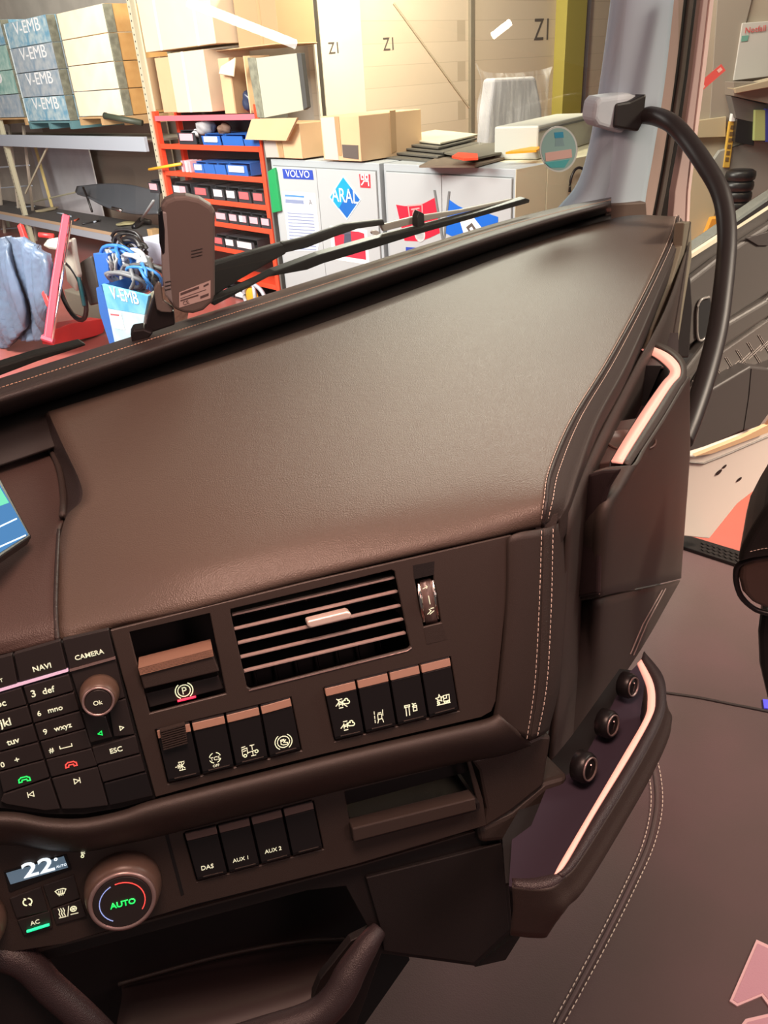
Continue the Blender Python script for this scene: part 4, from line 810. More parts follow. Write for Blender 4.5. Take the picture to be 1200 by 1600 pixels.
stitches('stitching', curve([FP.P(x - 12, y, .003) for x, y in sp], 200), M_thread, mt, length=.008, gap=.004, r=.0010)
bm = B(); tube(bm, curve([FP.P(x, y, .001) for x, y in [(1035, 1082), (1090, 1090), (1140, 1100), (1200, 1112), (1300, 1135)]], 30), .004, 8); obj('mat_joint', bm, M_roll, mt, smooth=True)
M_emb = mat('emblem_pink', (.62, .34, .42), .8, bump=.6, bs=300)
M_emb2 = mat('emblem_edge', (.85, .55, .58), .7)
for nm, m_, pts, o in (('emblem_border', M_emb2, [(1182, 1468), (1230, 1490), (1230, 1600), (1204, 1575), (1190, 1556), (1152, 1572), (1140, 1564)], .003), ('emblem', M_emb, [(1184, 1474), (1230, 1496), (1230, 1594), (1206, 1568), (1192, 1551), (1153, 1567), (1146, 1562)], .004),
                       ('emblem_border', M_emb2, [(1140, 1625), (1165, 1592), (1200, 1584), (1230, 1590), (1230, 1640)], .003), ('emblem', M_emb, [(1148, 1625), (1168, 1597), (1200, 1589), (1230, 1595), (1230, 1640)], .004)):
    obj(nm, pris(FP, pts, 0, o), m_, mt)
tpl = empty('tread_plate', FP.P(1110, 865, .01), 'black rubber tread plate along the door edge of the cab floor', 'tread plate')
obj('plate', pris(FP, [(1066, 832), (1082, 838), (1168, 864), (1300, 905), (1300, 925), (1160, 884), (1062, 852)], -.03, .012), M_seal, tpl, bevel=.003)
bm = B()
for i in range(14):
    for j in range(3):
        x, y = 1100 + i * 9, 849 + i * 2.8 + j * 5
        c = FP.P(x, y, .013); lbox(bm, Pl(c, az(70), ZU), -.007, .007, 0, .002, -.006, .006)
obj('tread_studs', bm, M_low, tpl)
lab = obj('paper_tag', pris(LB, [(797, 1452), (812, 1450), (804, 1464), (797, 1466)], -.03, -.028), mat('tag_white', (.6, .52, .48), .7))
tag(lab, 'small white paper tag showing below the corner of the lower dashboard', 'tag')
# passenger seat edge
sb = empty('passenger_seat', D(1230, 1080, 1.4), 'corner of black leather passenger seat with piping at the right edge', 'seat')
SP = Pl(D(1190, 880, 1.3), az(118), ZU + az(28) * -.3)
obj('seat_bolster', pris(SP, [(1245, 760), (1212, 778), (1192, 800), (1172, 832), (1158, 858), (1151, 884), (1175, 876), (1245, 866)], -.12, .02), mat('seat_leather', (.02, .018, .017), .4, bump=.3, bs=500), sb, bevel=.016, seg=4)
obj('seat_side', pris(SP, [(1153, 885), (1175, 875), (1245, 866), (1245, 962), (1195, 953), (1174, 945), (1158, 928), (1152, 905)], -.10, .012), mat('seat_side_leather', (.13, .08, .065), .4, bump=.3, bs=500), sb, bevel=.014, seg=4)
bm = B(); tube(bm, curve([SP.P(x, y, .006) for x, y in [(1245, 862), (1200, 868), (1172, 874), (1153, 884), (1150, 905), (1157, 930), (1174, 948), (1195, 957), (1245, 964)]], 50), .005, 8); obj('seat_piping', bm, M_blk, sb, smooth=True)
stitches('stitching', curve([SP.P(x, y, .021) for x, y in [(1172, 862), (1195, 857), (1240, 852)]], 40), M_thread, sb, r=.0006)
obj('seat_base', pris(Pl(D(1200, 1020, 1.45), az(118), ZU), [(1188, 960), (1260, 950), (1260, 1110), (1200, 1100), (1186, 1040), (1184, 990)], -.1, 0), M_blk, sb, bevel=.01)
LSEAT = obj('foot_light', pris(FP, [(1192, 1092), (1210, 1094), (1210, 1108), (1194, 1106)], .001, .004), mat('blue_led', (.1, .1, .6), .5, emit=(.04, .03, .5), es=.8), sb)
# ================================================================ THE WORKSHOP
M_floor = mat('red_floor', (.36, .10, .085), .32, col2=(.30, .085, .07), ns=1.2)
bm = B(); hexa(bm, [V((x, y, z)) for z in (-.1, 0) for x, y in ((-22, -3), (14, -3), (14, 30), (-22, 30))])
tag(obj('floor', bm, M_floor), 'red painted workshop floor', kind='structure')
aL = W.L(-300, 300)[0]
# side wall behind the racks and Z1 wall meeting it
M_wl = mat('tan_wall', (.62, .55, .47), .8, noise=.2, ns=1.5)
Z = Pl(D(500, 165, 11.5), az(46), ZU)
_k = Z.n.dot(W.G(0, 0, -1.75) - Z.o) / Z.n.dot(W.u)
CA = -_k                                         # where the two walls meet, along the side wall
CZ = (W.G(CA, 0, -1.75) - Z.o).dot(Z.u)          # and along the Z1 wall
bm = B(); lbox(bm, W, -22, CA, -4, 4, -1.9, -1.75)
for v in bm.verts: v.co.z = max(v.co.z, 0)
tag(obj('wall_left', bm, M_wl), 'tan workshop wall behind the crates and the workbench', kind='structure')
M_br = brick_mat('cream_brick', (.66, .55, .42), (.62, .51, .38), (.50, .41, .30), math.radians(44) , (1.0, .30))
bm = B(); lbox(bm, Z, CZ, CZ + 11, -6, 5, -.15, 0)
for v in bm.verts: v.co.z = max(v.co.z, 0)
tag(obj('wall_back', bm, M_br), 'cream painted brick workshop wall marked Z1', kind='structure')
M_whp = mat('white_panel', (.74, .68, .56), .6, noise=.06, ns=2)
def zpan(name, x0, x1, m, c=.03, kind='structure'):
    a0 = max(Z.L(x0, 100, c)[0], CZ + .01); a1 = Z.L(x1, 100, c)[0]
    bm = B(); lbox(bm, Z, a0, a1, -1.2, 4, 0, c); return tag(obj(name, bm, m, bevel=.004), None, kind=kind)
zpan('trim_3', 413, 494, M_whp, .04); zpan('trim_4', 504, 568, M_whp, .04)
zpan('trim_5', 494, 503, mat('dark_gap', (.06, .05, .04), .7), .045)
zpan('trim_6', 882, 912, mat('olive_column', (.38, .32, .06), .6), .25)
zpan('trim_7', 914, 918, mat('grey_pipe', (.35, .33, .32), .5), .12)
zpan('trim_8', 736, 742, mat('conduit', (.22, .19, .14), .5), .06)
bm = B(); tube(bm, [Z.P(615, 5, .02), Z.P(733, 168, .02)], .015, 6); tag(obj('trim_9', bm, mat('cable_tan', (.5, .42, .30), .6)), None, kind='structure')
M_ink = mat('stencil_ink', (.10, .08, .07), .8)
for x0, x1, y, c in ((514, 529, 84, .045), (599, 615, 79, .005), (834, 856, 63, .005)):
    zt = text('wall_marking', 'Z1', Z, (x0, y), (x1, y - 1.0), c, M_ink, None, thick=.004)
    tag(zt, {514: 'black stencilled wall marking on the narrow white panel', 599: 'black stencilled wall marking left of the vertical conduit', 834: 'black stencilled wall marking beside the olive column'}[x0], 'wall marking', 'wall markings')
# ---------------- rack with crates
M_gal = mat('galvanised', (.46, .50, .56), .4, metal=.1)
M_per = mat('perforated_steel', (.50, .46, .33), .5)
M_hole = mat('hole_dark', (.03, .03, .025), .8)
def upright(name, par, top, bot, wpx, holes=True):
    a, b1 = W.L(*top, .02); a2, b0 = W.L(*bot, .02)
    a = (a + a2) / 2
    bm = B(); lbox(bm, W, a - wpx / 2, a + wpx / 2, -W.o.z, b1 + .4, -.05, .02); lbox(bm, W, a + wpx / 2 - .004, a + wpx / 2 + .045, -W.o.z, b1 + .4, -.06, -.05)
    o = obj(name, bm, M_per, par)
    if holes:
        bm = B(); z = -W.o.z + .1
        while z < b1 + .3: lbox(bm, W, a - .011, a + .011, z, z + .022, .018, .0215); z += .085
        obj('slot_holes', bm, M_hole, o)
    return o
rk = empty('storage_rack', W.G(W.L(230, 225)[0], -W.o.z, -.3), 'steel storage rack with perforated posts carrying the crates', 'rack')
upright('upright', rk, (200, 0), (255, 300), .09); upright('upright', rk, (2, 215), (36, 335), .09)
bm = B(); pbox(bm, W, (-150, 222), (224, 214), .0, .06); obj('beam', bm, M_gal, rk, bevel=.004)
bm = B(); tube(bm, [W.P(76, 226, -.05), W.P(40, 302, -.05)], .022, 6); obj('brace', bm, M_per, rk)
bm = B(); tube(bm, [W.P(45, 317, -.9), W.P(120, 300, -.9)], .02, 6); obj('brace', bm, M_per, rk)
bm = B(); tube(bm, [W.P(54, 226, -.9), W.P(82, 325, -.9)], .035, 6); obj('strut', bm, mat('yellow_strut', (.72, .55, .22), .5), rk)
aB, bB_ = W.L(-150, 222, .06); a2_, b2_ = W.L(224, 214, .06)
bm = B(); lbox(bm, W, W.L(-150, 222)[0], W.L(226, 220)[0], b2_ - .09, b2_ - .06, -1.15, .0); obj('decking', bm, mat('deck', (.3, .27, .22), .7), rk)
M_blue = mat('blue_crate', (.16, .36, .50), .6, col2=(.48, .60, .62), ns=9)
M_blue2 = mat('grey_blue_crate', (.25, .34, .42), .6, col2=(.45, .50, .52), ns=8)
M_teal = mat('teal_crate', (.22, .42, .38), .6, col2=(.45, .62, .55), ns=8)
M_post = mat('crate_corner_steel', (.26, .26, .19), .55, col2=(.15, .15, .11), ns=12)
M_rim = mat('crate_edge_white', (.66, .76, .76), .5)
M_wood = mat('pine_lit', (.92, .82, .62), .65, col2=(.88, .75, .53), ns=3)  # light on the crate fronts put into a near-white pine
M_woods = mat('pine_shaded', (.62, .36, .13), .65, col2=(.52, .28, .09), ns=4)  # same pine, the shade of the sides painted as darker orange
M_white = mat('white_stencil', (.85, .87, .87), .7)
M_pal = mat('pallet_wood', (.60, .38, .18), .7, noise=.2, ns=5)
def crate(a0, a1, b0, b1, c0, m, lab, word=None, wood=False, group=None, name='crate', mside=None):
    r = empty(name, W.G((a0 + a1) / 2, b0, c0 / 2), lab, 'crate', group)
    bm = B(); lbox(bm, W, a0 + .03, a1 - .02, b0 + .012, b1, -.035, -.005); obj('front_panel', bm, m, r, bevel=.004)
    bm = B(); lbox(bm, W, a1 - .03, a1 - .008, b0 + .012, b1, c0 + .03, -.03); obj('side_panel', bm, mside or m, r, bevel=.004)
    bm = B(); lbox(bm, W, a0 + .01, a0 + .03, b0 + .012, b1, c0 + .03, -.03); obj('side_panel', bm, mside or m, r)
    bm = B(); lbox(bm, W, a0 + .03, a1 - .02, b0 + .012, b1, c0, c0 + .03); obj('back_panel', bm, m, r)
    for (x0, x1, z0, z1) in ((a0, a0 + .03, -.06, .0), (a1 - .035, a1, -.14, .0), (a1 - .03, a1, c0, c0 + .06)):
        bm = B(); lbox(bm, W, x0, x1, b0 + .004, b1 - .004, z0, z1); obj('corner_post', bm, M_rim if (x0 == a0 and not wood) else M_post, r, bevel=.003)
    if word:
        w = (a1 - a0)
        bm_p = W.G(a0 + w * .22, b0 + (b1 - b0) * .5, 0); q = W.G(a0 + w * .82, b0 + (b1 - b0) * .5, 0)
        p0, p1 = onp(W, bm_p), onp(W, q)
        text('stencil', word, W, p0, p1, -.004, M_white, r, thick=.002, squash=.66)
    return r
def stack(bl, tr, n, c0, mats, labs, words, wood=False, group=None, ms=None):
    a0, b0 = W.L(*bl); a1, b1 = W.L(*tr); h = (b1 - b0) / n
    for i in range(n): crate(a0, a1, b0 + i * h, b0 + (i + 1) * h, c0, mats[i], labs[i], words[i], wood, group, mside=ms)
    return a0, a1, b0
names4 = ['lowest', 'second from bottom', 'third from bottom', 'topmost']
a0, a1, b0 = stack((44, 190), (72, 22), 4, -1.0, [M_blue, M_blue2, M_blue2, M_blue], ['worn blue wooden crate, %s of the lettered stack' % s for s in names4], ['V-EMB'] * 4, group='blue crates on the rack')
def pallet(a0, a1, b1, c0, lab, m, h=.13):
    r = empty('pallet', W.G((a0 + a1) / 2, b1 - h, c0 / 2), lab, 'pallet')
    bm = B(); lbox(bm, W, a0, a1, b1 - .028, b1, c0, .0); obj('deck_boards', bm, m, r)
    for k in range(3):
        x = a0 + (a1 - a0 - .1) * k / 2
        bm = B(); lbox(bm, W, x, x + .1, b1 - h, b1 - .028, c0, -.005); obj('stringer', bm, m, r)
pallet(a0, a1, b0, -1.0, 'blue painted pallet under the fully visible lettered crates', mat('blue_pallet', (.12, .25, .27), .7))
stack((-60, 186), (0, 30), 4, -1.0, [M_blue2, M_teal, M_teal, M_blue], ['worn crate cut off by the left photo edge, %s of its stack' % s for s in names4], ['', 'V-EMB', '', ''], group='crates cut off by the photo edge')
pallet(W.L(-60, 186)[0], W.L(0, 30)[0], W.L(-60, 186)[1], -1.0, 'pallet under the crates at the left edge of the photo', M_pal)
a0, a1, b0 = stack((123, 183), (161, 5), 4, -1.0, [M_wood] * 4, ['bare pine crate collar, %s of the wooden stack' % s for s in names4], [None] * 4, True, 'pine crates on the rack', ms=M_woods)
pallet(a0, a1, b0, -1.0, 'light wooden pallet under the bare pine crates', M_pal)
r = empty('pipe', W.P(190, 190, .05), 'dark green pipe end sticking out in front of the pallets', 'pipe')
bm = B(); tube(bm, [W.P(165, 181, .25), W.P(222, 192, -.05)], .045, 16); obj('pipe_body', bm, mat('dark_green_pipe', (.05, .06, .04), .5), r, smooth=True)
bm = B(); tube(bm, [W.P(163.5, 180.7, .27), W.P(166, 181.2, .24)], .05, 16); obj('pipe_collar', bm, M_hole, r, smooth=True)
# ladder
ld = empty('ladder', W.P(12, 370, -.3), 'aluminium ladder leaning behind the left end of the workbench', 'ladder')
for x in (4, 30, 52):
    bm = B(); tube(bm, [W.P(x - 16, 195, -.5), W.P(x + 12, 440, -.35)], .035, 6); obj('rail', bm, mat('ladder_rail', (.46, .38, .30), .5), ld)
for k in range(6):
    bm = B(); tube(bm, [W.P(-10 + k * 3, 230 + 32 * k, -.47), W.P(42 + k * 4, 226 + 32 * k, -.47)], .016, 6); obj('rung', bm, M_gal, ld)
# boards behind the bench
for (bl, tr, m, lab, c) in (((75, 335), (136, 225), mat('white_board', (.62, .60, .62), .6, noise=.15, ns=2), 'dirty white board leaning on the wall under the crates', -1.3), ((98, 330), (252, 150), mat('brown_board', (.33, .26, .20), .7), 'brown board with sockets leaning behind the workbench', -1.6)):
    bm = B(); pbox(bm, W, bl, tr, c - .03, c); tag(obj('board', bm, m), lab, 'board')
# workbench
wb_ = empty('workbench', W.P(150, 480, -.4), 'workbench with dark top and grey front rail below the crates', 'workbench')
a0, bt = W.L(-90, 331, .02); a1 = W.L(268, 388, .02)[0]; bt = W.L(250, 377, .02)[1]
bm = B(); lbox(bm, W, a0, a1, bt - .03, bt, -.85, .02); obj('bench_top', bm, [mat('bench_dark', (.10, .095, .095), .6)], wb_)
bm = B(); lbox(bm, W, a0, a1, bt - .06, bt - .004, .02, .03); obj('edge_board', bm, mat('ply_edge', (.55, .38, .24), .6), wb_)
bm = B(); lbox(bm, W, a0, a1, bt - .19, bt - .06, -.02, .025); obj('front_rail', bm, M_gal, wb_)
for k in (a0 + .1, a0 + 2.2, a1 - .1):
    for cc in (-.02, -.8): bm = B(); lbox(bm, W, k - .04, k + .04, -W.o.z, bt - .06, cc - .06, cc); obj('leg', bm, M_per, wb_)
# things on the bench
tz = W.o.z + bt
def onb(px, py): return H(px, py, tz)
def blob(name, c, sx, sy, sz, m, lab, cat, rot=0, seed=1, rough=.15, sub=2, parent=None, flat=True):
    bm = B(); bmesh.ops.create_icosphere(bm, subdivisions=3, radius=1)
    rnd = random.Random(seed); ph = [rnd.uniform(0, 6) for _ in range(6)]
    R = Matrix.Rotation(rot, 3, 'Z')
    for v in bm.verts:
        p = v.co.copy(); k = 1 + rough * (math.sin(3.1 * p.x + ph[0]) * math.sin(2.7 * p.y + ph[1]) + .6 * math.sin(5.3 * p.z + 4.1 * p.x + ph[2]) + .35 * math.sin(9 * p.y + 7 * p.x + ph[3]))
        p = V((p.x * sx * k, p.y * sy * k, (p.z * k + (1 if flat else 0)) * sz))
        if flat: p.z = max(p.z, 0)
        v.co = R @ p + c
    o = obj(name, bm, m, parent, smooth=True)
    if lab: tag(o, lab, cat)
    return o
M_tarp = mat('dark_grey_panel', (.075, .08, .09), .5)
tp_ = empty('vehicle_panel', onb(190, 338), 'large dark grey curved vehicle trim panel lying on the workbench', 'trim panel')
R0_ = [[W.P(120, 303, -.45), W.P(165, 300, -.5), W.P(205, 302, -.5), W.P(250, 315, -.45)], [W.P(122, 292, -.55), W.P(165, 288, -.6), W.P(205, 290, -.6), W.P(250, 300, -.55)], [W.P(135, 308, -.25), W.P(170, 326, -.25), W.P(210, 335, -.25), W.P(250, 335, -.25)]]
obj('panel_shell', loft([R0_[1], R0_[0], R0_[2]], 24, 10), M_tarp, tp_, smooth=True, solid=.03)
bm = B(); tube(bm, [W.P(130, 293, -.3), W.P(137, 310, -.25), W.P(144, 331, -.2)], .022, 8); obj('strap', bm, M_blk, tp_, smooth=True)
bm = B(); tube(bm, [W.P(176, 325, -.22), W.P(190, 329, -.22)], .03, 10); obj('chrome_bracket', bm, M_chrome, tp_, smooth=True)
for i, (x, y, l, m, lab, cat, nm) in enumerate([(95, 335, 14, M_gal, 'long steel tool lying on the left half of the workbench', 'tool', 'hand_tool'), (120, 345, 10, mat('red_tool', (.6, .1, .05), .5), 'short red-handled tool lying on the workbench', 'tool', 'hand_tool'), (142, 349, 16, M_blk, 'dark tool lying across the middle of the workbench', 'tool', 'hand_tool'), (110, 339, 9, M_gal, 'small steel tool behind the red-handled tool on the workbench', 'tool', 'hand_tool'), (152, 347, 10, M_gal, 'bright steel tool beside the dark tool on the workbench', 'tool', 'hand_tool')]):
    c = onb(x, y); d = az(-42 + 120 * ((i * .37) % 1)) * (l * .011)
    bm = B(); tube(bm, [c - d + ZU * .02, c + d * .2 + ZU * .02, c + d + ZU * .02], [.018, .012, .022], 8); tag(obj(nm, bm, m, smooth=True), lab, cat)
blob('rag', onb(75, 330), .28, .09, .035, mat('tan_rag', (.32, .26, .16), .8), 'tan rag roll near the left post on the workbench', 'rag', .9, 3)
blob('rag', onb(197, 352), .20, .16, .03, mat('yellow_rag', (.38, .33, .18), .8), 'crumpled yellowish cloth near the front of the workbench', 'rag', .3, 4)
cl = empty('clamp', onb(222, 356), 'black clamp with a grey handle standing on the workbench', 'clamp')
bm = B(); tube(bm, [onb(210, 358) + ZU * .03, onb(222, 352) + ZU * .08, onb(236, 352) + ZU * .05], [.05, .07, .05], 10); obj('clamp_body', bm, M_blk, cl, smooth=True)
bm = B(); tube(bm, [onb(222, 353) + ZU * .1, D(240, 314, 9.6)], [.022, .018], 8); obj('clamp_handle', bm, mat('grey_handle', (.2, .2, .2), .5), cl, smooth=True)
bm = B(); lbox(bm, Pl(onb(240, 370), W.u, ZU), -.08, .08, 0, .13, -.1, .06); tag(obj('wood_block', bm, M_pal, bevel=.005), 'small wooden block at the right end of the workbench', 'block')
# under the bench
def ong(px, py): return H(px, py, 0)
cs = empty('covered_stand', ong(50, 540), 'tall grey-blue plastic sheet draped over something at the left edge', 'plastic cover')
bm = B()
base_px = [(-60, 520, .0), (-20, 548, 0), (18, 542, 0), (40, 530, 0), (66, 525, 0), (92, 505, 0)]
sheet_rows = []
G0 = Pl(ong(30, 545), az(-50), ZU)
for y, pts in ((0, [(-80, 560, .2), (-30, 556, .02), (16, 542, .12), (30, 528, -.05), (50, 532, .05), (72, 528, .0), (88, 505, -.15)]),
               (1, [(-80, 460, .2), (-30, 455, .05), (36, 500, .14), (46, 480, -.05), (62, 478, .05), (80, 470, 0), (92, 455, -.15)]),
               (2, [(-80, 400, .1), (-10, 408, .0), (20, 410, .10), (34, 420, -.02), (52, 415, .03), (72, 412, 0), (84, 408, -.1)]),
               (3, [(-60, 375, .0), (-20, 372, -.1), (6, 370, .03), (16, 368, .0), (26, 370, 0), (42, 372, -.05), (56, 380, -.1)])):
    sheet_rows.append([G0.P(a, b, c) for a, b, c in pts])
bm = loft(sheet_rows, 90, 50); rnd = random.Random(4)
for v in bm.verts:
    q = v.co; t = q.dot(W.u) * 16 + math.sin(q.z * 2.2) * 1.6
    v.co += G0.n * (.05 * abs(math.sin(t)) + .025 * math.sin(q.z * 5 + t * .3) + rnd.uniform(-.006, .006))
    v.co.z = max(v.co.z, .01)
obj('draped_sheet', bm, mat('grey_sheet', (.13, .18, .27), .35, col2=(.045, .045, .045), ns=.8), cs, smooth=True, solid=.01)
jk = empty('trolley_jack', ong(110, 535), 'red trolley jack with long red handles on the floor before the workbench', 'trolley jack')
M_red = mat('red_paint', (.60, .03, .03), .4); M_pinkr = mat('red_lever_paint', (.62, .06, .10), .4)
JP = Pl(ong(118, 540), az(-62 + 12), ZU)
obj('jack_frame', pris(Pl(ong(118, 540), az(30), ZU), [(82, 516), (110, 505), (158, 498), (165, 500), (162, 520), (150, 525), (100, 538), (84, 540)], -.22, 0), M_red, jk, bevel=.01)
bm = B(); tube(bm, [D(103, 337, 9.0), D(86, 440, 8.9), D(74, 530, 8.8)], .055, 4); obj('lever', bm, M_pinkr, jk, bevel=.008)
bm = B(); tube(bm, [D(111, 345, 8.98), D(82, 530, 8.75)], .014, 8); obj('lever_rod', bm, M_chrome, jk, smooth=True)
bm = B(); tube(bm, [D(32, 352, 9.3), D(52, 410, 9.2), D(78, 478, 9.1)], .042, 4); obj('lever', bm, M_red, jk, bevel=.008)
bm = B(); tube(bm, [D(66, 527, 8.78), D(84, 533, 8.78)], .035, 6); obj('lever_foot', bm, M_pinkr, jk)
for (x, y) in ((148, 528), (112, 538)):
    c = D(x, y, 8.7); c.z = .11; bm = B(); turned(bm, c, az(-60 + 180), [(.10, -.04), (.115, -.03), (.115, .03), (.1, .04), (.05, .045)], 28); obj('wheel', bm, mat('rubber_wheel', (.06, .055, .05), .6), jk, smooth=True)
bm = B(); lbox(bm, Pl(ong(120, 505), W.u, ZU), -.7, .75, 0, .35, -.5, -.2); tag(obj('beam_block', bm, mat('grey_beam', (.15, .13, .10), .7), bevel=.02), 'long dirty grey beam behind the trolley jack', 'beam')
# bicycle stored under the bench
bk = empty('bicycle', ong(120, 500), 'cream and dark green bicycle stored under the workbench', 'bicycle')
obj('chain_guard', pris(Pl(D(110, 430, 9.4), W.u, ZU), [(98, 378), (112, 372), (116, 400), (122, 430), (118, 456), (104, 440), (100, 410)], -.06, 0), mat('cream_plastic', (.55, .52, .44), .5), bk, bevel=.02)
obj('saddle', pris(Pl(D(80, 385, 9.3), W.u, ZU), [(65, 384), (72, 374), (88, 372), (98, 380), (94, 392), (76, 390)], -.1, .04), mat('cream_saddle', (.60, .57, .50), .5), bk, bevel=.03)
bm = B(); tube(bm, [D(106, 378, 9.3), D(122, 430, 9.3), D(132, 478, 9.3)], .025, 8); obj('frame_tube', bm, mat('dark_green_tube', (.01, .09, .10), .4), bk, smooth=True)
bm = B(); tube(bm, [D(61, 367, 9.2), D(84, 369, 9.2)], .03, 8); obj('handlebar_grip', bm, M_red, bk, smooth=True)
c = D(112, 455, 9.6); bm = B(); tube(bm, [c + (W.u * math.cos(a / 24 * 6.2832) + ZU * math.sin(a / 24 * 6.2832)) * .36 for a in range(25)], .03, 8, cap=False); obj('wheel', bm, M_blk, bk, smooth=True)
obj('mudguard', pris(Pl(D(135, 430, 9.35), W.u, ZU), [(124, 410), (140, 400), (152, 440), (156, 474), (140, 478), (128, 450)], -.05, 0), mat('dark_guard', (.05, .045, .04), .5), bk, bevel=.02)
# blue tub with cables and the blue crate
def ubox(name, pts, o, c0, c1, m, lab, cat, u=None):
    P_ = Pl(o, u or W.u, ZU); return tag(obj(name, pris(P_, pts, c0, c1), m, bevel=.008), lab, cat)
ubox('tub', [(145, 396), (168, 396), (172, 470), (158, 470)], D(158, 430, 9.0), -.4, 0, mat('blue_plastic', (.03, .13, .45), .4), 'tall blue plastic tub under the workbench', 'tub')
ubox('storage_box', [(214, 372), (254, 382), (254, 415), (224, 410)], D(235, 395, 9.3), -.3, 0, mat('pale_lilac_box', (.42, .43, .52), .5), 'pale lilac storage box under the right end of the workbench', 'box')
bc = empty('open_crate', D(200, 540, 8.2), 'bright blue lettered crate full of cables on the floor under the workbench', 'crate')
BC = Pl(D(195, 490, 8.2), az(-48 + 180), ZU + az(140) * .25)
M_bb = mat('bright_blue_paint', (.08, .36, .60), .5, col2=(.20, .52, .66), ns=5); M_lb = mat('pale_blue_paint', (.36, .62, .72), .5, col2=(.5, .7, .74), ns=5)
obj('front_panel', pris(BC, [(159, 444), (232, 462), (226, 492), (168, 482)], -.03, 0), M_bb, bc, bevel=.004)
obj('front_panel', pris(BC, [(168, 482), (226, 492), (218, 545), (182, 550)], -.03, -.002), M_lb, bc, bevel=.004)
text('stencil', 'V-EMB', BC, (175, 466), (218, 476), .002, M_white, bc, thick=.003)
obj('side_panel', pris(BC, [(230, 460), (246, 450), (236, 530), (220, 540)], -.5, -.03), M_post, bc, bevel=.01)
lb2 = obj('paper_label', pris(BC, [(171, 487), (189, 489), (195, 516), (178, 512)], 0, .003), mat('paper_white', (.75, .72, .74), .7), bc)
obj('label_stripe', pris(BC, [(172, 490), (186, 491.5), (186, 494), (173, 492.5)], .003, .005), mat('paper_red', (.6, .1, .12), .7), lb2)
obj('side_panel', pris(BC, [(158, 446), (170, 485), (184, 550), (176, 552), (156, 490), (150, 450)], -.45, -.03), mat('dark_blue_side', (.02, .12, .40), .5), bc)
cab_labels = ['grey cable coil heaped in the blue crate, nearest the lettered panel', 'bright blue cable coil heaped over the blue crate', 'black cable coil heaped behind the blue crate', 'thin grey cable loop beside the tall blue tub', 'clear plastic bag of grey cable on the blue crate', 'black cable coil hanging below the bench rail', 'blue cable loop at the right of the blue crate', 'dark grey cable tangle right behind the toll box']
rnd = random.Random(5)
for i, (x, y, r, rad, m, dd) in enumerate([(200, 440, .26, .022, mat('cable_grey', (.16, .16, .17), .5), 8.5), (188, 408, .24, .022, mat('cable_blue', (.03, .16, .5), .4), 8.8), (208, 392, .2, .03, M_blk, 9.0), (172, 410, .22, .018, mat('cable_grey2', (.28, .28, .28), .5), 8.9), (215, 415, .22, .028, mat('bag_silver', (.45, .48, .52), .25), 8.7), (200, 385, .25, .02, M_blk, 9.1), (228, 436, .22, .018, mat('cable_blue2', (.04, .2, .55), .4), 8.4), (240, 430, .26, .026, mat('cable_dark', (.07, .07, .07), .5), 8.5)]):
    bm = B(); c = D(x, y, dd)
    for k in range(4):
        ph = rnd.uniform(0, 6); tl = rnd.uniform(-.5, .5); rr = r * rnd.uniform(.7, 1.1); pts = []
        ax1 = (W.u * math.cos(tl) + az(48) * math.sin(tl)).normalized(); ax2 = (ZU * .75 + W.n * rnd.uniform(-.4, .8)).normalized()
        for j in range(26):
            a = j / 24 * 6.2832 + ph; pts.append(c + (ax1 * math.cos(a) * rr + ax2 * math.sin(a) * rr * .65) * (1 + .06 * math.sin(3 * a)) + V((rnd.uniform(-.01, .01), 0, k * .012)))
        tube(bm, pts, rad, 7, cap=True)
    tag(obj('cable_coil', bm, m, smooth=True), cab_labels[i], 'cable')
# ---------------- red shelf unit with bins
M_sh = mat('red_shelf', (.80, .075, .03), .4); M_shp = mat('pink_red_shelf', (.72, .16, .20), .35)
rs = empty('shelf_unit', W.G(W.L(330, 300)[0], -W.o.z, -.2), 'red steel shelf unit filled with small parts bins', 'shelf')
sa0 = (W.L(238, 176)[0] + W.L(252, 240)[0]) / 2; sa1 = (W.L(399, 178)[0] + W.L(432, 420)[0]) / 2
top_b = W.L(240, 174)[1]
for k, a in enumerate((sa0, sa1)):
    for cc in (-.04, -.42):
        bm = B(); lbox(bm, W, a - .05, a + .03, -W.o.z, top_b + (.05 if k else 0), cc - .04, cc + .04); obj('upright', bm, M_sh, rs, bevel=.004)
bm = B(); lbox(bm, W, sa1 + .04, sa1 + .075, -W.o.z, top_b - .02, -.45, -.02); obj('side_sheet', bm, mat('dark_side', (.12, .12, .11), .6), rs)
left_ = [(250, 190), (253, 225), (262, 269), (262, 309), (300, 347), (300, 382), (300, 416), (300, 452), (300, 480)]
right_ = [186, 236, 280, 323, 362, 399, 0, 0, 0]
levels = []
ys_r = [(399, 180, 189), (404, 232, 240), (410, 277, 285), (420, 322, 331), (424, 359, 368), (378, 393, 401), (380, 0, 0)]
lev_px = [(325, 184), (330, 231), (335, 276), (345, 317), (380, 356), (365, 393), (410, 445), (352, 466)]
for x, y in lev_px: levels.append(W.L(x, y, 0)[1])
for i, b in enumerate(levels):
    bm = B(); lbox(bm, W, sa0 + .0, sa1 - .03, b - .035, b + .035, -.02, .0); obj('shelf_lip', bm, M_shp if i < 1 else M_sh, rs, bevel=.004)
    bm = B(); lbox(bm, W, sa0, sa1 - .03, b + .0, b + .012, -.45, -.02); obj('shelf_board', bm, M_sh, rs)
bm = B(); lbox(bm, W, sa0, sa1, -W.o.z, top_b - .03, -.50, -.48); obj('back_sheet', bm, mat('shelf_back', (.055, .045, .04), .8), rs)
M_bin = mat('black_bin', (.035, .038, .045), .5); M_binb = mat('blue_bin', (.03, .14, .50), .4)
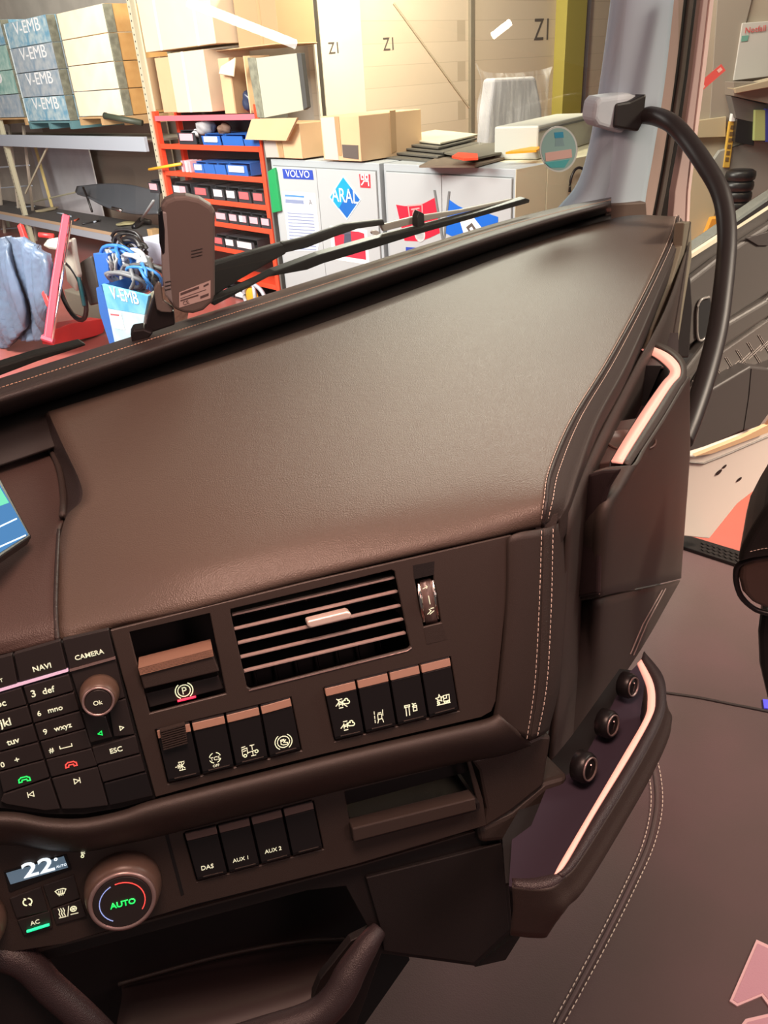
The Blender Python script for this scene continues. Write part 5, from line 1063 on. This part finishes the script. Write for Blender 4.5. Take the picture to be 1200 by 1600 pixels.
M_lw = mat('label_white', (.80, .74, .76), .7); M_lr = mat('label_red', (.75, .12, .13), .7); M_lp = mat('label_pink', (.80, .40, .45), .7)
def bin_(x0, x1, b, h, m, lab, stripes, group=None, dep=.4):
    a0 = W.L(x0, stripes[0], .02)[0]; a1 = W.L(x1, stripes[0], .02)[0]
    r = empty('parts_bin', W.G((a0 + a1) / 2, b + .036, -.15), lab, 'bin', group)
    bb = b + .036; t = .008
    bm = B(); lbox(bm, W, a0, a1, bb, bb + t, -dep, 0)
    lbox(bm, W, a0, a0 + t, bb + t, bb + h, -dep, -.05); lbox(bm, W, a1 - t, a1, bb + t, bb + h, -dep, -.05); lbox(bm, W, a0, a1, bb + t, bb + h, -dep, -dep + t)
    hexa(bm, [W.G(a0, bb, .0), W.G(a1, bb, .0), W.G(a1, bb + h * .85, .015), W.G(a0, bb + h * .85, .015), W.G(a0, bb, -.01), W.G(a1, bb, -.01), W.G(a1, bb + h * .85, .005), W.G(a0, bb + h * .85, .005)])
    lbox(bm, W, a0, a1, bb + h - .006, bb + h, -dep, -.05)
    obj('bin_body', bm, m, r)
    w = a1 - a0; col = {'w': M_lw, 'r': M_lr, 'p': M_lp}
    for i, ch in enumerate(stripes[1]):
        n = len(stripes[1]); l0 = a0 + w * (.12 + .76 * i / n); l1 = a0 + w * (.12 + .76 * (i + 1) / n - .02)
        bm = B(); lbox(bm, W, l0, l1, bb + h * .28, bb + h * .78, .012, .018); obj('bin_label', bm, col[ch], r)
    return r
rows_ = [(1, .185, [(278, 305, 'p', 0, 'black parts bin with pink label, alone on the upper bin shelf')]),
         (3, .185, [(234, 249, 'p', 0, 'leftmost black parts bin beside the perforated post'), (270, 294, 'wp', 0, 'black parts bin with white and pink labels, second on the shelf below the blue bins'), (303, 325, 'r', 0, 'black parts bin with red label, third on the shelf below the blue bins'), (332, 349, 'w', 0, 'dark parts bin with plain white label, fourth on the shelf below the blue bins'), (352, 368, 'w', 0, 'black parts bin with white label, fifth on the shelf below the blue bins'), (371, 390, 'r', 0, 'black parts bin with red-orange label, sixth on the shelf below the blue bins'), (393, 411, 'r', 0, 'rightmost black parts bin with red label on the shelf below the blue bins')]),
         (4, .17, [(336, 355, 'p', 0, 'black parts bin with pink label right beside the toll box top'), (357, 371, 'p', 0, 'black parts bin second from the toll box on the middle bin shelf'), (372, 386, 'wp', 0, 'black parts bin with half white label, middle of the middle bin shelf'), (388, 404, 'p', 0, 'black parts bin second from the right post on the middle bin shelf'), (406, 421, 'p', 0, 'black parts bin against the right post on the middle bin shelf')]),
         (5, .17, [(334, 349, 'r', 0, 'black red-labelled parts bin just above the wiper arm, beside the toll box'), (351, 366, 'w', 0, 'black parts bin with speckled white label just above the wiper arm'), (367, 396, 'w', 0, 'wide black parts bin with long pale label on the shelf just above the wiper arm')]),
         (7, .17, [(336, 362, 'wr', 0, 'parts bin with white and red label on the shelf below the wiper arm'), (364, 384, 'w', 0, 'grey parts bin on the shelf below the wiper arm')])]
for li, h, bs in rows_:
    y = lev_px[li][1] - 12
    for x0, x1, st_, _, lab in bs: bin_(x0, x1, levels[li], h, M_bin, lab, (y, st_), 'black parts bins on the red shelf')
for x0, x1, li, h, lab in ((315, 343, 1, .14, 'blue parts bin with white label, leftmost on the upper bin shelf'), (346, 378, 1, .14, 'blue parts bin in the middle of the upper bin shelf'), (380, 403, 1, .10, 'blue parts bin at the right end of the upper bin shelf'),
                          (302, 317, 2, .15, 'blue parts bin with white label, leftmost of the four blue bins'), (318, 334, 2, .15, 'blue parts bin, second of the four blue bins on the lower shelf'), (335, 351, 2, .15, 'blue parts bin, third of the four blue bins on the lower shelf'), (353, 385, 2, .16, 'wide blue parts bin with white label, right of the four blue bins')):
    bin_(x0, x1, levels[li], h, M_binb, lab, (lev_px[li][1] - 12, 'w' if 'white' in lab else ''), 'blue parts bins on the red shelf')
# small goods in the upper bins
for i, (x, y, s, m, lab) in enumerate([(323, 203, .11, mat('grey_cloth', (.34, .33, .34), .7), 'grey cloth bundle in the left blue bin'), (352, 203, .08, mat('brown_part', (.16, .09, .06), .7), 'brown part in the middle blue bin of the upper shelf'), (310, 208, .07, M_lw, 'small white box beside the left blue bin')]):
    blob('packed_goods', W.P(x, y + 8, -.12) , s * 1.3, s, s * .9, m, lab, 'goods', 0, i + 3)
for i, x in enumerate((285, 291, 297)):
    bm = B(); a = W.L(x, 262, 0)[0]; lbox(bm, W, a - .022, a + .022, levels[2] + .036, levels[2] + .19, -.2, 0); tag(obj('carton', bm, M_lp if i != 1 else M_lw), ['small pinkish carton left of the four blue bins', 'small white carton between two pinkish cartons', 'small pinkish carton touching the four blue bins'][i], 'box')
bm = B(); tube(bm, [W.P(233, 265, .12), W.P(283, 256, .03)], .022, 8); tag(obj('yellow_tool', bm, mat('yellow_handle', (.85, .45, .03), .4), smooth=True), 'yellow tool handle sticking out beside the four blue bins', 'tool')
hc_ = empty('helmet', W.G(W.L(400, 460)[0], levels[7] + .04, .1), 'grey and yellow round cover on the lowest visible shelf', 'cover')
c = W.P(398, 466, .12)
bm = B(); tube(bm, [c + W.u * math.cos(a / 32 * 6.2832) * .27 + ZU * math.sin(a / 32 * 6.2832) * .20 for a in range(33)], .03, 8, cap=False); obj('ring', bm, M_gal, hc_, smooth=True)
bm = B(); tube(bm, [c - ZU * .2, c + W.u * .02 + ZU * .2], .03, 8); obj('spoke', bm, M_gal, hc_, smooth=True)
bm = B(); turned(bm, c - W.u * .1 - W.n * .02, W.n, [(.15, -.02), (.15, .0), (.12, .02)], 24); obj('yellow_insert', bm, mat('yellow_insert', (.8, .42, .03), .5), hc_, smooth=True)
hc_.name = 'round_cover'; WLOC['round_cover'] = WLOC['helmet']
gp = obj('level_tool', pris(W, [(418, 268), (428, 262), (430, 270), (438, 330), (425, 333)], -.05, .04), mat('green_plastic', (.01, .30, .09), .45), bevel=.008)
tag(gp, 'green plastic strip standing between the red shelf and the sticker cabinet', 'strip')
# big boxes on top of the shelf
M_card = mat('cardboard', (.62, .42, .24), .75, noise=.06, ns=3); M_cardl = mat('pale_cardboard', (.74, .58, .40), .75, noise=.05, ns=3); M_cardd = mat('brown_cardboard', (.40, .25, .13), .75)
M_tape = mat('packing_tape', (.72, .68, .62), .3); M_tapeb = mat('brown_tape', (.42, .27, .14), .35)
def carton(bl, tr, c0, c1, m, lab, tape=None, name='cardboard_box', mt=None, pl=None):
    pl = pl or W
    a0, b0 = pl.L(*bl, c1); a1, b1 = pl.L(*tr, c1)
    r = empty(name, pl.G((a0 + a1) / 2, b0, (c0 + c1) / 2), lab, 'box')
    bm = B(); lbox(bm, pl, a0, a1, b0, b1, c0, c1); obj('carton_body', bm, m, r, bevel=.006)
    if tape:
        for k in tape:
            x = a0 + (a1 - a0) * k; bm = B(); lbox(bm, pl, x - .028, x + .028, b0, b1 + .003, c1, c1 + .003); obj('tape', bm, mt or M_tape, r)
            
    return r, (a0, a1, b0, b1)
carton((277, 176), (317, 77), -.75, -.0, M_cardl, 'tall pale cardboard box standing on the left of the red shelf top', [.42])
carton((256, 176), (268, 88), -.7, -.12, M_card, 'narrow cardboard box behind the tall pale box', None)
carton((236, 172), (250, 88), -.8, -.3, M_cardd, 'dark brown cardboard box between the perforated post and the stacked boxes', None)
carton((228, 82), (322, -40), -.75, .0, M_cardl, 'large pale cardboard box with white tape, on top of the tall pale box', [.25, .78])
carton((374, 78), (425, -40), -.9, -.3, M_cardd, 'brown cardboard box, second in the upper row behind the bright box', [.6], mt=M_tapeb)
carton((322, 82), (428, 68), -.9, -.2, M_card, 'flat brown cardboard box under the upper row of boxes', None)
r, (a0, a1, b0, b1) = carton((352, 178), (356, 90), -.4, .0, M_card, 'open cardboard box with blue-black packing inside, on the shelf top', None)
bm = B(); hexa(bm, [W.G(a0 + .1, b1 - .1, .02), W.G(a0 + .45, b1 - .02, .02), W.G(a0 + .45, b1 - .22, .08), W.G(a0 + .12, b1 - .18, .08)] + [W.G(a0 + .1, b1 - .09, .03), W.G(a0 + .45, b1 - .01, .03), W.G(a0 + .45, b1 - .21, .09), W.G(a0 + .12, b1 - .17, .09)]); obj('flap', bm, M_cardl, r)
bm = B(); lbox(bm, W, a1, a1 + .03, b0, b1, -.4, .0); obj('side_wall', bm, M_cardd, r)
bm = B(); lbox(bm, W, a1 + .34, a1 + .36, b0, b1, -.4, .0); obj('side_wall', bm, M_card, r)
bm = B(); lbox(bm, W, a1 + .03, a1 + .34, b0, b1, -.42, -.38); obj('back_wall', bm, M_cardd, r)
blob('packing', W.G(a1 + .18, b0 + .0, -.15), .10, .10, .14, mat('blue_black_film', (.03, .04, .08), .3), None, None, seed=8, parent=r)
gb = empty('grey_board', W.P(430, 180, .1), 'grey-green framed board leaning above the red shelf beside the cartons', 'board')
obj('board_face', pris(W, [(399, 91), (464, 83), (474, 172), (412, 184)], .02, .06), mat('greenish_grey', (.42, .42, .33), .6), gb)
obj('board_frame', pris(W, [(386, 90), (399, 91), (412, 184), (402, 184)], -.02, .07), M_post, gb, bevel=.004)
obj('board_frame', pris(W, [(463, 83), (470, 83), (480, 168), (474, 172)], .02, .08), mat('board_dark', (.06, .06, .055), .6), gb, bevel=.004)
bm = B(); tube(bm, curve([Z.P(x, y, .1) for x, y in [(362, -10), (372, 5), (380, 14), (392, 22), (402, 22), (410, 10), (406, -10)]], 30), .014, 8); tag(obj('cable_loop', bm, M_post, smooth=True), 'dark cable loop hanging above the grey-green board', 'cable')
# ---------------- cabinets
M_cab = mat('cabinet_grey', (.44, .47, .48), .45); M_cabt = mat('cabinet_frame', (.39, .43, .45), .4); M_gap = mat('cabinet_gap', (.16, .17, .17), .6)
def cabinet(tl, tr, lab, split, c0=-.5):
    a0, b1 = W.L(*tl); a1, b1b = W.L(*tr); b1 = (b1 + b1b) / 2; b0 = -W.o.z
    r = empty('metal_cabinet', W.G((a0 + a1) / 2, b0, c0 / 2), lab, 'cabinet')
    bm = B(); lbox(bm, W, a0, a1, b0 + .05, b1, c0, -.02); obj('carcass', bm, M_cabt, r, bevel=.006)
    s = W.L(*split)[0]
    for x0, x1 in ((a0 + .05, s - .004), (s + .004, a1 - .05)):
        bm = B(); lbox(bm, W, x0, x1, b0 + .12, b1 - .085, -.02, .0); d = obj('door', bm, M_cab, r, bevel=.004)
    bm = B(); lbox(bm, W, a0 + .04, a1 - .04, b0 + .11, b1 - .075, -.02, -.018); obj('door_gap', bm, M_gap, r)
    bm = B(); lbox(bm, W, a0 + .02, a1 - .02, b0, b0 + .05, c0 + .02, -.06); obj('plinth', bm, M_gap, r)
    return r, a0, a1, b1
cl_, ca0, ca1, cb = cabinet((421, 250), (590, 254), 'grey metal cabinet with blue diamond sticker, beside the red shelf', (497, 300))
cr_, da0, da1, db = cabinet((597, 253), (806, 268), 'grey metal cabinet with red and blue flag stickers', (690, 300))
def sticker(name, pts, m, lab, cat='sticker', c=.004, parent=None):
    o = obj(name, pris(W, pts, .0005 if parent is None else c - .002, c), m, parent)
    return tag(o, lab, cat) if parent is None else o
M_vb = mat('label_blue', (.02, .06, .40), .5); M_w = mat('paper', (.72, .76, .84), .7)
s1 = sticker('name_sticker', [(441, 264), (488, 266), (490, 281), (443, 279)], M_vb, 'small dark blue name sticker on the left cabinet')
text('sticker_text', 'VOLVO', W, (447, 276), (484, 278), .005, M_white, s1, thick=.001, squash=.8)
s2 = sticker('diamond_sticker', [(536, 274), (564, 312), (542, 344), (514, 308)], mat('aral_edge', (.55, .72, .85), .4), 'blue diamond fuel sticker on the left cabinet')
W_o = W
obj('diamond_face', pris(W, [(536, 277), (562, 312), (542, 341), (516, 308)], .004, .006), mat('diamond_blue', (.01, .13, .48), .35), s2)
obj('diamond_face', pris(W, [(536, 277), (548, 293), (529, 326), (516, 308)], .006, .0065), mat('diamond_light_blue', (.01, .33, .72), .35), s2)
text('sticker_text', 'ARAL', W, (519, 314), (560, 318.5), .008, M_white, s2, thick=.002, squash=1.15)
s3 = sticker('paper_notice', [(441, 299), (492, 302), (500, 372), (496, 392), (452, 392)], M_w, 'printed paper notice taped to the left cabinet door', 'notice')
sticker('notice_heading', [(445, 304), (475, 306), (475, 309), (445, 307)], mat('notice_blue', (.08, .25, .55), .6), None, parent=s3, c=.006)
M_pt = mat('notice_print', (.22, .27, .42), .7)
bm = B()
for k in range(12):
    y = 332 + 5 * k
    prism(bm, W, [(449 + k * .4, y), (490 + k * .4, y + 2.5), (490 + k * .4, y + 4), (449 + k * .4, y + 1.5)], .0045, .007)
prism(bm, W, [(446, 311), (474, 313), (475, 319), (446, 317)], .0035, .005)
obj('notice_print', bm, M_pt, s3)
bm = B(); text('notice_text', 'A', W, (483, 320), (488, 320.5), .005, M_ink, s3, thick=.001)
s4 = sticker('red_sticker', [(561, 272), (578, 272.5), (579, 294), (563, 293)], mat('sticker_red', (.70, .03, .05), .5), 'small red square sticker near the top right of the left cabinet')
icon('sticker_mark', W, (570, 281), 6, [[(-.9, .8), (-.2, .8), (-.2, .1), (-.9, .1), (-.9, .8)], [(.2, .8), (.9, .8), (.9, .1), (.2, .1), (.2, .8)], [(-.9, -.8), (-.2, -.2)], [(.2, -.2), (.9, -.2), (.9, -.9)]], .005, M_white, s4, slope=.03, w=.12, thick=.001)
s5 = sticker('picture_sticker', [(515, 353), (560, 357), (573, 360), (577, 412), (565, 412), (520, 405)], M_white, 'red and white picture sticker on the left cabinet behind the wiper')
sticker('picture_area', [(521, 359), (560, 362), (569, 365), (572, 406), (525, 399)], mat('picture_red', (.70, .03, .06), .5), None, parent=s5, c=.006)
sticker('picture_figure', [(538, 366), (548, 366), (552, 398), (544, 398), (542, 385), (536, 397)], mat('picture_dark', (.07, .08, .12), .5), None, parent=s5, c=.0075)
sticker('picture_figure', [(521, 359), (548, 361), (548, 367), (522, 366)], mat('picture_dark2', (.1, .1, .14), .5), None, parent=s5, c=.0075)
f1 = sticker('flag_sticker', [(619, 320), (632, 322), (648, 322), (662, 318), (679, 309), (687, 364), (670, 372), (655, 377), (632, 376)], mat('flag_red', (.80, .01, .04), .5), 'red flag sticker on the right cabinet')
sticker('flag_pole', [(677, 297), (680, 297), (693, 376), (690, 376)], M_gap, None, parent=f1, c=.007)
icon('flag_crest', W, (649, 335), 13, [[(-.8, .7), (.9, .8), (.8, -.5), (-.7, -.6), (-.8, .7)], [(-.4, .4), (.5, .5)], [(0, .4), (.1, -.4)], ('c', .05, 0, .35, 0, 360)], .006, mat('crest_pink', (.85, .35, .35), .5), f1, slope=0, w=.06, thick=.001)
icon('flag_crest', W, (656, 366), 8, [('c', 0, 0, .5, 0, 360), ('c', 0, 0, .8, 0, 360), ('c', 0, 0, .2, 0, 360)], .006, M_white, f1, slope=0, w=.2, thick=.001)
f2 = sticker('flag_sticker', [(700, 311), (716, 322), (740, 332), (760, 333), (778, 339), (778, 354), (740, 362), (712, 372), (695, 364), (699, 340)], mat('flag_blue', (.0, .13, .62), .5), 'blue flag sticker with black and white rhombus on the right cabinet')
sticker('flag_pole', [(700, 299), (703, 299), (695, 376), (692, 376)], M_gap, None, parent=f2, c=.007)
sticker('rhombus', [(738, 337), (754, 358), (740, 362), (726, 370), (719, 347)], M_white, None, parent=f2, c=.007)
sticker('rhombus', [(737, 348), (746, 361), (735, 366), (728, 355)], M_ink, None, parent=f2, c=.0085)
sticker('rhombus', [(737, 354), (741, 361), (737, 363), (733, 357)], M_white, None, parent=f2, c=.0095)
s6 = sticker('text_sticker', [(634, 386), (650, 387), (650, 392), (634, 392)], M_vb, 'thin dark text strip low on the right cabinet')
# cream appliance to the right of the cabinets
E = Pl(W.G(da1, 0, 0), -W.n, ZU)
M_crm = mat('cream_metal', (.80, .75, .52), .5)
bm = B(); lbox(bm, W, da1, da1 + .004, -W.o.z + .05, db, -.5, -.0); obj('side_sheet', bm, M_crm, cr_)
apn = empty('cream_cabinet', W.G(da1 - .4, -W.o.z, -1.2), 'cream coloured tall cabinet with printed side, right of the flag cabinet', 'cabinet')
bm = B(); lbox(bm, W, da1 - .8, da1 + .004, -W.o.z, db, -2.4, -.52); obj('body', bm, M_crm, apn, bevel=.006)
bm = B()
for k, (x, y, w) in enumerate([(860, 274, 15), (862, 279, 10), (866, 282, 10), (858, 294, 22), (860, 300, 22), (862, 310, 18), (890, 285, 18)]):
    prism(bm, E, [(x, y), (x + w, y - 1), (x + w, y), (x, y + 1)], 0, .003)
obj('print', bm, mat('print_grey', (.3, .29, .22), .7), apn)
bm = B(); tube(bm, curve([E.P(x, y, .05) for x, y in [(890, 300), (892, 280), (898, 266), (906, 262), (913, 268), (914, 285), (908, 302), (896, 310)]], 40), .014, 8); obj('cord', bm, M_blk, apn, smooth=True)
# on top of the cabinets
carton((422, 246), (437, 196), -.45, .0, M_card, 'unused', None) if False else None
r, (a0, a1, b0, b1) = carton((419, 246), (467, 193), -.5, .02, M_card, 'open cardboard box with a raised flap, left on the cabinets', None)
obj('flap', pris(W, [(383, 218), (393, 186), (464, 184), (447, 220)], .10, .13), M_card, r)
obj('front_tape', pris(W, [(432, 221), (440, 221), (444, 246), (437, 246)], .02, .026), M_tapeb, r)
obj('front_print', pris(W, [(412, 220), (430, 221), (436, 246), (416, 246)], .02, .022), mat('grey_card', (.45, .40, .36), .7), r)
r, (a0, a1, b0, b1) = carton((506, 250), (560, 181), -1.0, .02, M_card, 'long taped cardboard box on the middle of the cabinets', None)
obj('tape', pris(W, [(522, 182), (529, 182), (534, 243), (529, 243)], .02, .026), M_tapeb, r)
obj('front_print', pris(W, [(501, 184), (522, 183), (529, 250), (508, 249)], .02, .024), mat('grey_card2', (.50, .46, .42), .7), r)
obj('dark_opening', pris(W, [(534, 226), (559, 227), (560, 249), (536, 246)], .02, .026), M_ink, r)
obj('side_tape', pris(Pl(W.G(a1 + .003, 0, 0), W.n, ZU), [(609, 173), (618, 172), (620, 236), (612, 240)], -.003, .003), M_tapeb, r)
ztop = W.o.z + db
plate_labs = ['pale metal plate with bright upper face, topmost of the flat stack on the cabinets', 'dark metal plate, second of the flat stack on the cabinets', 'dark metal plate, third of the flat stack on the cabinets', 'dark metal plate, fourth of the flat stack on the cabinets', 'lowest dark plate of the flat stack on the cabinets']
for k in range(5):
    z = ztop + .032 * (4 - k)
    P_ = Pl(V((0, 0, z)), V((1, 0, 0)), V((0, 1, 0)))
    dx = (0, -3, 5, -4, -14)[k]; dy = 8 * k * .0
    q = [H(613 + dx, 218 + k * 7.5, z), H(688 + dx, 226 + k * 7.2, z), H(748 + dx, 212 + k * 6.5, z), H(680 + dx, 205 + k * 7, z)]
    bm = B(); hexa(bm, q + [p + V((0, 0, .02)) for p in q]); r = tag(obj('metal_plate', bm, mat('plate_pale', (.55, .52, .40), .35) if k == 0 else mat('plate_dark', (.09, .085, .07), .5), bevel=.003), plate_labs[k], 'plate', 'flat plates on the cabinets')
for k, (pts, m, lab, z) in enumerate([([(655, 262), (690, 245), (845, 222), (838, 235), (742, 262)], mat('mat_brown', (.17, .13, .09), .7), 'brown grid mat lying lowest beside the plate stack', .0), ([(690, 240), (800, 210), (842, 216), (835, 230), (742, 250)], mat('mat_grey', (.13, .12, .09), .7), 'grey-brown folded mat lying above the lowest mat', .05), ([(706, 247), (716, 241), (746, 243), (747, 250), (725, 251)], mat('bright_red_film', (.85, .06, .02), .5), 'bright red film piece lying at the front of the mats', .09), ([(790, 241), (800, 238), (842, 230), (843, 235), (838, 238)], mat('orange_film', (.9, .38, .02), .5), 'orange and yellow film strip lying on the mats', .1)]):
    q = [H(x, y, ztop + z + .01) for x, y in pts]
    bm = B(); f = bm.faces.new([bm.verts.new(p) for p in q]); g_ = bmesh.ops.extrude_face_region(bm, geom=[f])
    for v in g_['geom']:
        if isinstance(v, bmesh.types.BMVert): v.co.z += .02
    tag(obj('flat_mat' if k < 2 else 'film_piece', bm, m), lab, 'mat' if k < 2 else 'film')
# plastic-wrapped seat and grey case behind the cabinets
Q = Pl(D(800, 170, 9.3), az(62), ZU)
wrp = empty('wrapped_backrest', Q.P(800, 235, -.1), 'grey seat backrest wrapped in clear plastic film against the brick wall', 'wrapped seat')
obj('backrest', pris(Q, [(772, 122), (838, 119), (848, 170), (850, 300), (755, 300), (764, 180)], -.25, -.02), mat('grey_upholstery', (.34, .33, .33), .7), wrp, bevel=.04, seg=3)
def film(name):
    m = bpy.data.materials.new(name); m.use_nodes = True; nt = m.node_tree; b = nt.nodes['Principled BSDF']; b.inputs['Base Color'].default_value = (.9, .88, .84, 1); b.inputs['Roughness'].default_value = .25
    nz = nt.nodes.new('ShaderNodeTexNoise'); nz.inputs['Scale'].default_value = 3.5; nz.inputs['Detail'].default_value = 4; nz.inputs['Distortion'].default_value = 1.2
    mp = nt.nodes.new('ShaderNodeMapping'); mp.inputs['Scale'].default_value = (2.5, 2.5, .35); tc = nt.nodes.new('ShaderNodeTexCoord')
    nt.links.new(tc.outputs['Object'], mp.inputs[0]); nt.links.new(mp.outputs[0], nz.inputs['Vector'])
    mr = nt.nodes.new('ShaderNodeMapRange'); mr.inputs['From Min'].default_value = .4; mr.inputs['From Max'].default_value = .72; mr.inputs['To Min'].default_value = .06; mr.inputs['To Max'].default_value = .5
    nt.links.new(nz.outputs['Fac'], mr.inputs['Value']); nt.links.new(mr.outputs[0], b.inputs['Alpha']); return m
fr_ = [[Q.P(742, 97, .03), Q.P(758, 112, .0), Q.P(800, 114, .04), Q.P(840, 110, .0), Q.P(863, 104, .03)], [Q.P(752, 130, .06), Q.P(770, 130, .02), Q.P(800, 130, .09), Q.P(835, 128, .02), Q.P(858, 125, .05)],
       [Q.P(745, 170, .03), Q.P(765, 180, .09), Q.P(795, 190, .03), Q.P(825, 185, .10), Q.P(856, 170, .04)], [Q.P(748, 240, .10), Q.P(768, 250, .03), Q.P(795, 250, .12), Q.P(830, 250, .04), Q.P(860, 240, .1)], [Q.P(745, 300, .08), Q.P(768, 300, .06), Q.P(795, 300, .1), Q.P(830, 300, .06), Q.P(860, 300, .1)]]
obj('plastic_film', loft(fr_, 40, 30), film('clear_film'), wrp, smooth=True)
Q2 = Pl(D(880, 200, 8.4), az(-50), ZU)
gc = empty('grey_case', Q2.P(870, 240, -.2), 'long light grey case standing behind the round windscreen sticker', 'case')
Q2 = Pl(D(842, 215, 8.0), az(33), ZU)
bm = B(); a, b = Q2.L(842, 196); a2 = Q2.L(930, 180)[0]; b0_ = ztop - Q2.o.z + .004; lbox(bm, Q2, a, a2, b0_, b, -.5, 0); obj('case_body', bm, mat('case_grey', (.48, .48, .42), .5), gc, bevel=.02)
bm = B(); lbox(bm, Q2, a, a2, b - .06, b - .04, .0, .006); obj('lid_joint', bm, M_gap, gc)
Q3 = Q2
# fluorescent hall lamps whose reflections show in the windscreen
def mirror_pt(px, py, L):
    p = WS.P(px, py); d = (p - CAM).normalized(); r = d - WS.n * 2 * d.dot(WS.n); return p + r * L
for i, (pa, pb, rr) in enumerate((((293, 3), (462, 69), .022), ((770, 56), (797, 35), .02))):
    A, B_ = mirror_pt(*pa, 3.2), mirror_pt(*pb, 3.2)
    lt = empty('tube_lamp', (A + B_) / 2, ['long white tube lamp mirrored in the upper left of the windscreen', 'short white tube lamp mirrored in the upper middle of the windscreen'][i], 'lamp')
    bm = B(); tube(bm, [A, B_], rr, 10); obj('tube', bm, mat('tube_glow_%d' % i, (1, 1, 1), .5, emit=(1, .97, .9), es=16), lt, smooth=True)
# ---------------- seen through the door glass
N = Pl(D(1130, 200, 6.5), az(100), ZU)
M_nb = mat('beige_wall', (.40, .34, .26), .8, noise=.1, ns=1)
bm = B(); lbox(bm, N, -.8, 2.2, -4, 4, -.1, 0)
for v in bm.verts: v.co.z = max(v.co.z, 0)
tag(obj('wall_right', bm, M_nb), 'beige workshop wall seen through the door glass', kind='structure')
def npan(name, pts, m, lab, cat, c0=.002, c1=.04, kind=None):
    c0 = max(c0, .002)
    return npan_(name, pts, m, lab, cat, c0, c1, kind)
def npan_(name, pts, m, lab, cat, c0, c1, kind): return tag(obj(name, pris(N, pts, c0, c1), m, bevel=.004), lab, cat, kind=kind)
pst = npan('wall_poster', [(1160, 36), (1215, 32), (1215, 118), (1146, 126)], mat('poster_white', (.52, .50, .46), .7), 'white wall poster with red heading seen through the door glass', 'poster')
text('poster_text', 'Notfall', N, (1164, 52), (1196, 48), .045, mat('poster_red', (.6, .08, .08), .7), pst, thick=.002)
obj('poster_block', pris(N, [(1159, 56), (1170, 55), (1168, 64), (1158, 65)], .04, .044), mat('poster_green', (.15, .35, .28), .7), pst)
npan('column_panel', [(1122, -20), (1180, -20), (1160, 60), (1140, 200), (1108, 200)], mat('grey_column', (.30, .26, .21), .7), 'grey brown column seen through the door glass left of the poster', 'column', -.02, .02)
npan('shelf_board', [(1146, 128), (1215, 128), (1215, 165), (1146, 150)], mat('dark_beige', (.25, .21, .17), .7), 'dark shelf board below the poster', 'board', 0, .3)
npan('flat_box', [(1148, 138), (1215, 122), (1215, 134), (1150, 146)], mat('tan_box', (.45, .37, .25), .7), 'tan flat box on the dark shelf board below the poster', 'box', .1, .35)
npan('grey_container', [(1142, 150), (1215, 168), (1215, 200), (1150, 185)], mat('grey_container', (.15, .14, .13), .7), 'grey container below the dark shelf board', 'container', 0, .2)
ys = npan('yellow_strip', [(1140, 190), (1150, 190), (1140, 262), (1130, 262)], mat('yellow_strip', (.70, .42, .06), .6), 'yellow lettered strip hanging below the poster', 'strip', .05, .1)
npan('white_clip', [(1144, 178), (1151, 178), (1150, 190), (1142, 190)], M_white, 'white clip above the yellow lettered strip', 'clip', .05, .12)
bm = B()
for k in range(6): prism(bm, N, [(1142 - k * 1.6, 196 + k * 10), (1147 - k * 1.6, 196 + k * 10), (1146 - k * 1.6, 202 + k * 10), (1141 - k * 1.6, 202 + k * 10)], .1, .104)
obj('strip_lettering', bm, mat('brown_ink', (.18, .10, .03), .7), ys)
npan('black_monitor', [(1152, 186), (1180, 190), (1178, 228), (1148, 222)], M_blk, 'black monitor seen through the door glass', 'monitor', .1, .2)
npan('green_canister', [(1180, 172), (1196, 172), (1196, 220), (1178, 220)], mat('pale_green', (.42, .48, .18), .6), 'pale green canister beside the black monitor', 'canister', .05, .25)
npan('blue_canister', [(1196, 170), (1215, 170), (1215, 224), (1196, 222)], mat('dark_blue', (.04, .05, .3), .6), 'dark blue canister beside the green one', 'canister', .05, .25)
npan('tan_panel', [(1078, 190), (1135, 182), (1134, 214), (1074, 216)], mat('tan_panel', (.46, .38, .24), .7), 'tan horizontal board seen through the door glass behind the grab handle', 'board', 0, .05)
npan('grey_vehicle_panel', [(1125, 236), (1215, 210), (1215, 330), (1100, 400), (1080, 300)], mat('vehicle_grey', (.32, .31, .28), .5), 'pale grey vehicle body behind the stacked tyres', 'vehicle', 0, .08)
for i in range(4):
    c = N.P(1157 - 3 * i, 274 + 16 * i, .35); bm = B(); turned(bm, c, V((0, 0, 1)), [(.09, -.045), (.115, -.03), (.12, 0), (.115, .03), (.09, .045)], 20)
    tag(obj('tyre', bm, M_blk, smooth=True), 'black tyre seen through the door glass, %s of the stack' % ('topmost', 'second', 'third', 'lowest')[i], 'tyre', 'stacked tyres outside the door')
npan('cream_locker', [(1072, 240), (1112, 300), (1118, 330), (1100, 400), (1060, 420), (1060, 260)], mat('cream_locker', (.50, .45, .30), .6), 'cream locker seen through the door glass beside the dash corner', 'locker', .0, .3)
npan('orange_stack', [(1112, 342), (1124, 340), (1122, 372), (1092, 392), (1100, 372)], mat('orange_stack', (.72, .34, .04), .6), 'orange cases low behind the door glass beside the cream locker', 'cases', .3, .4)
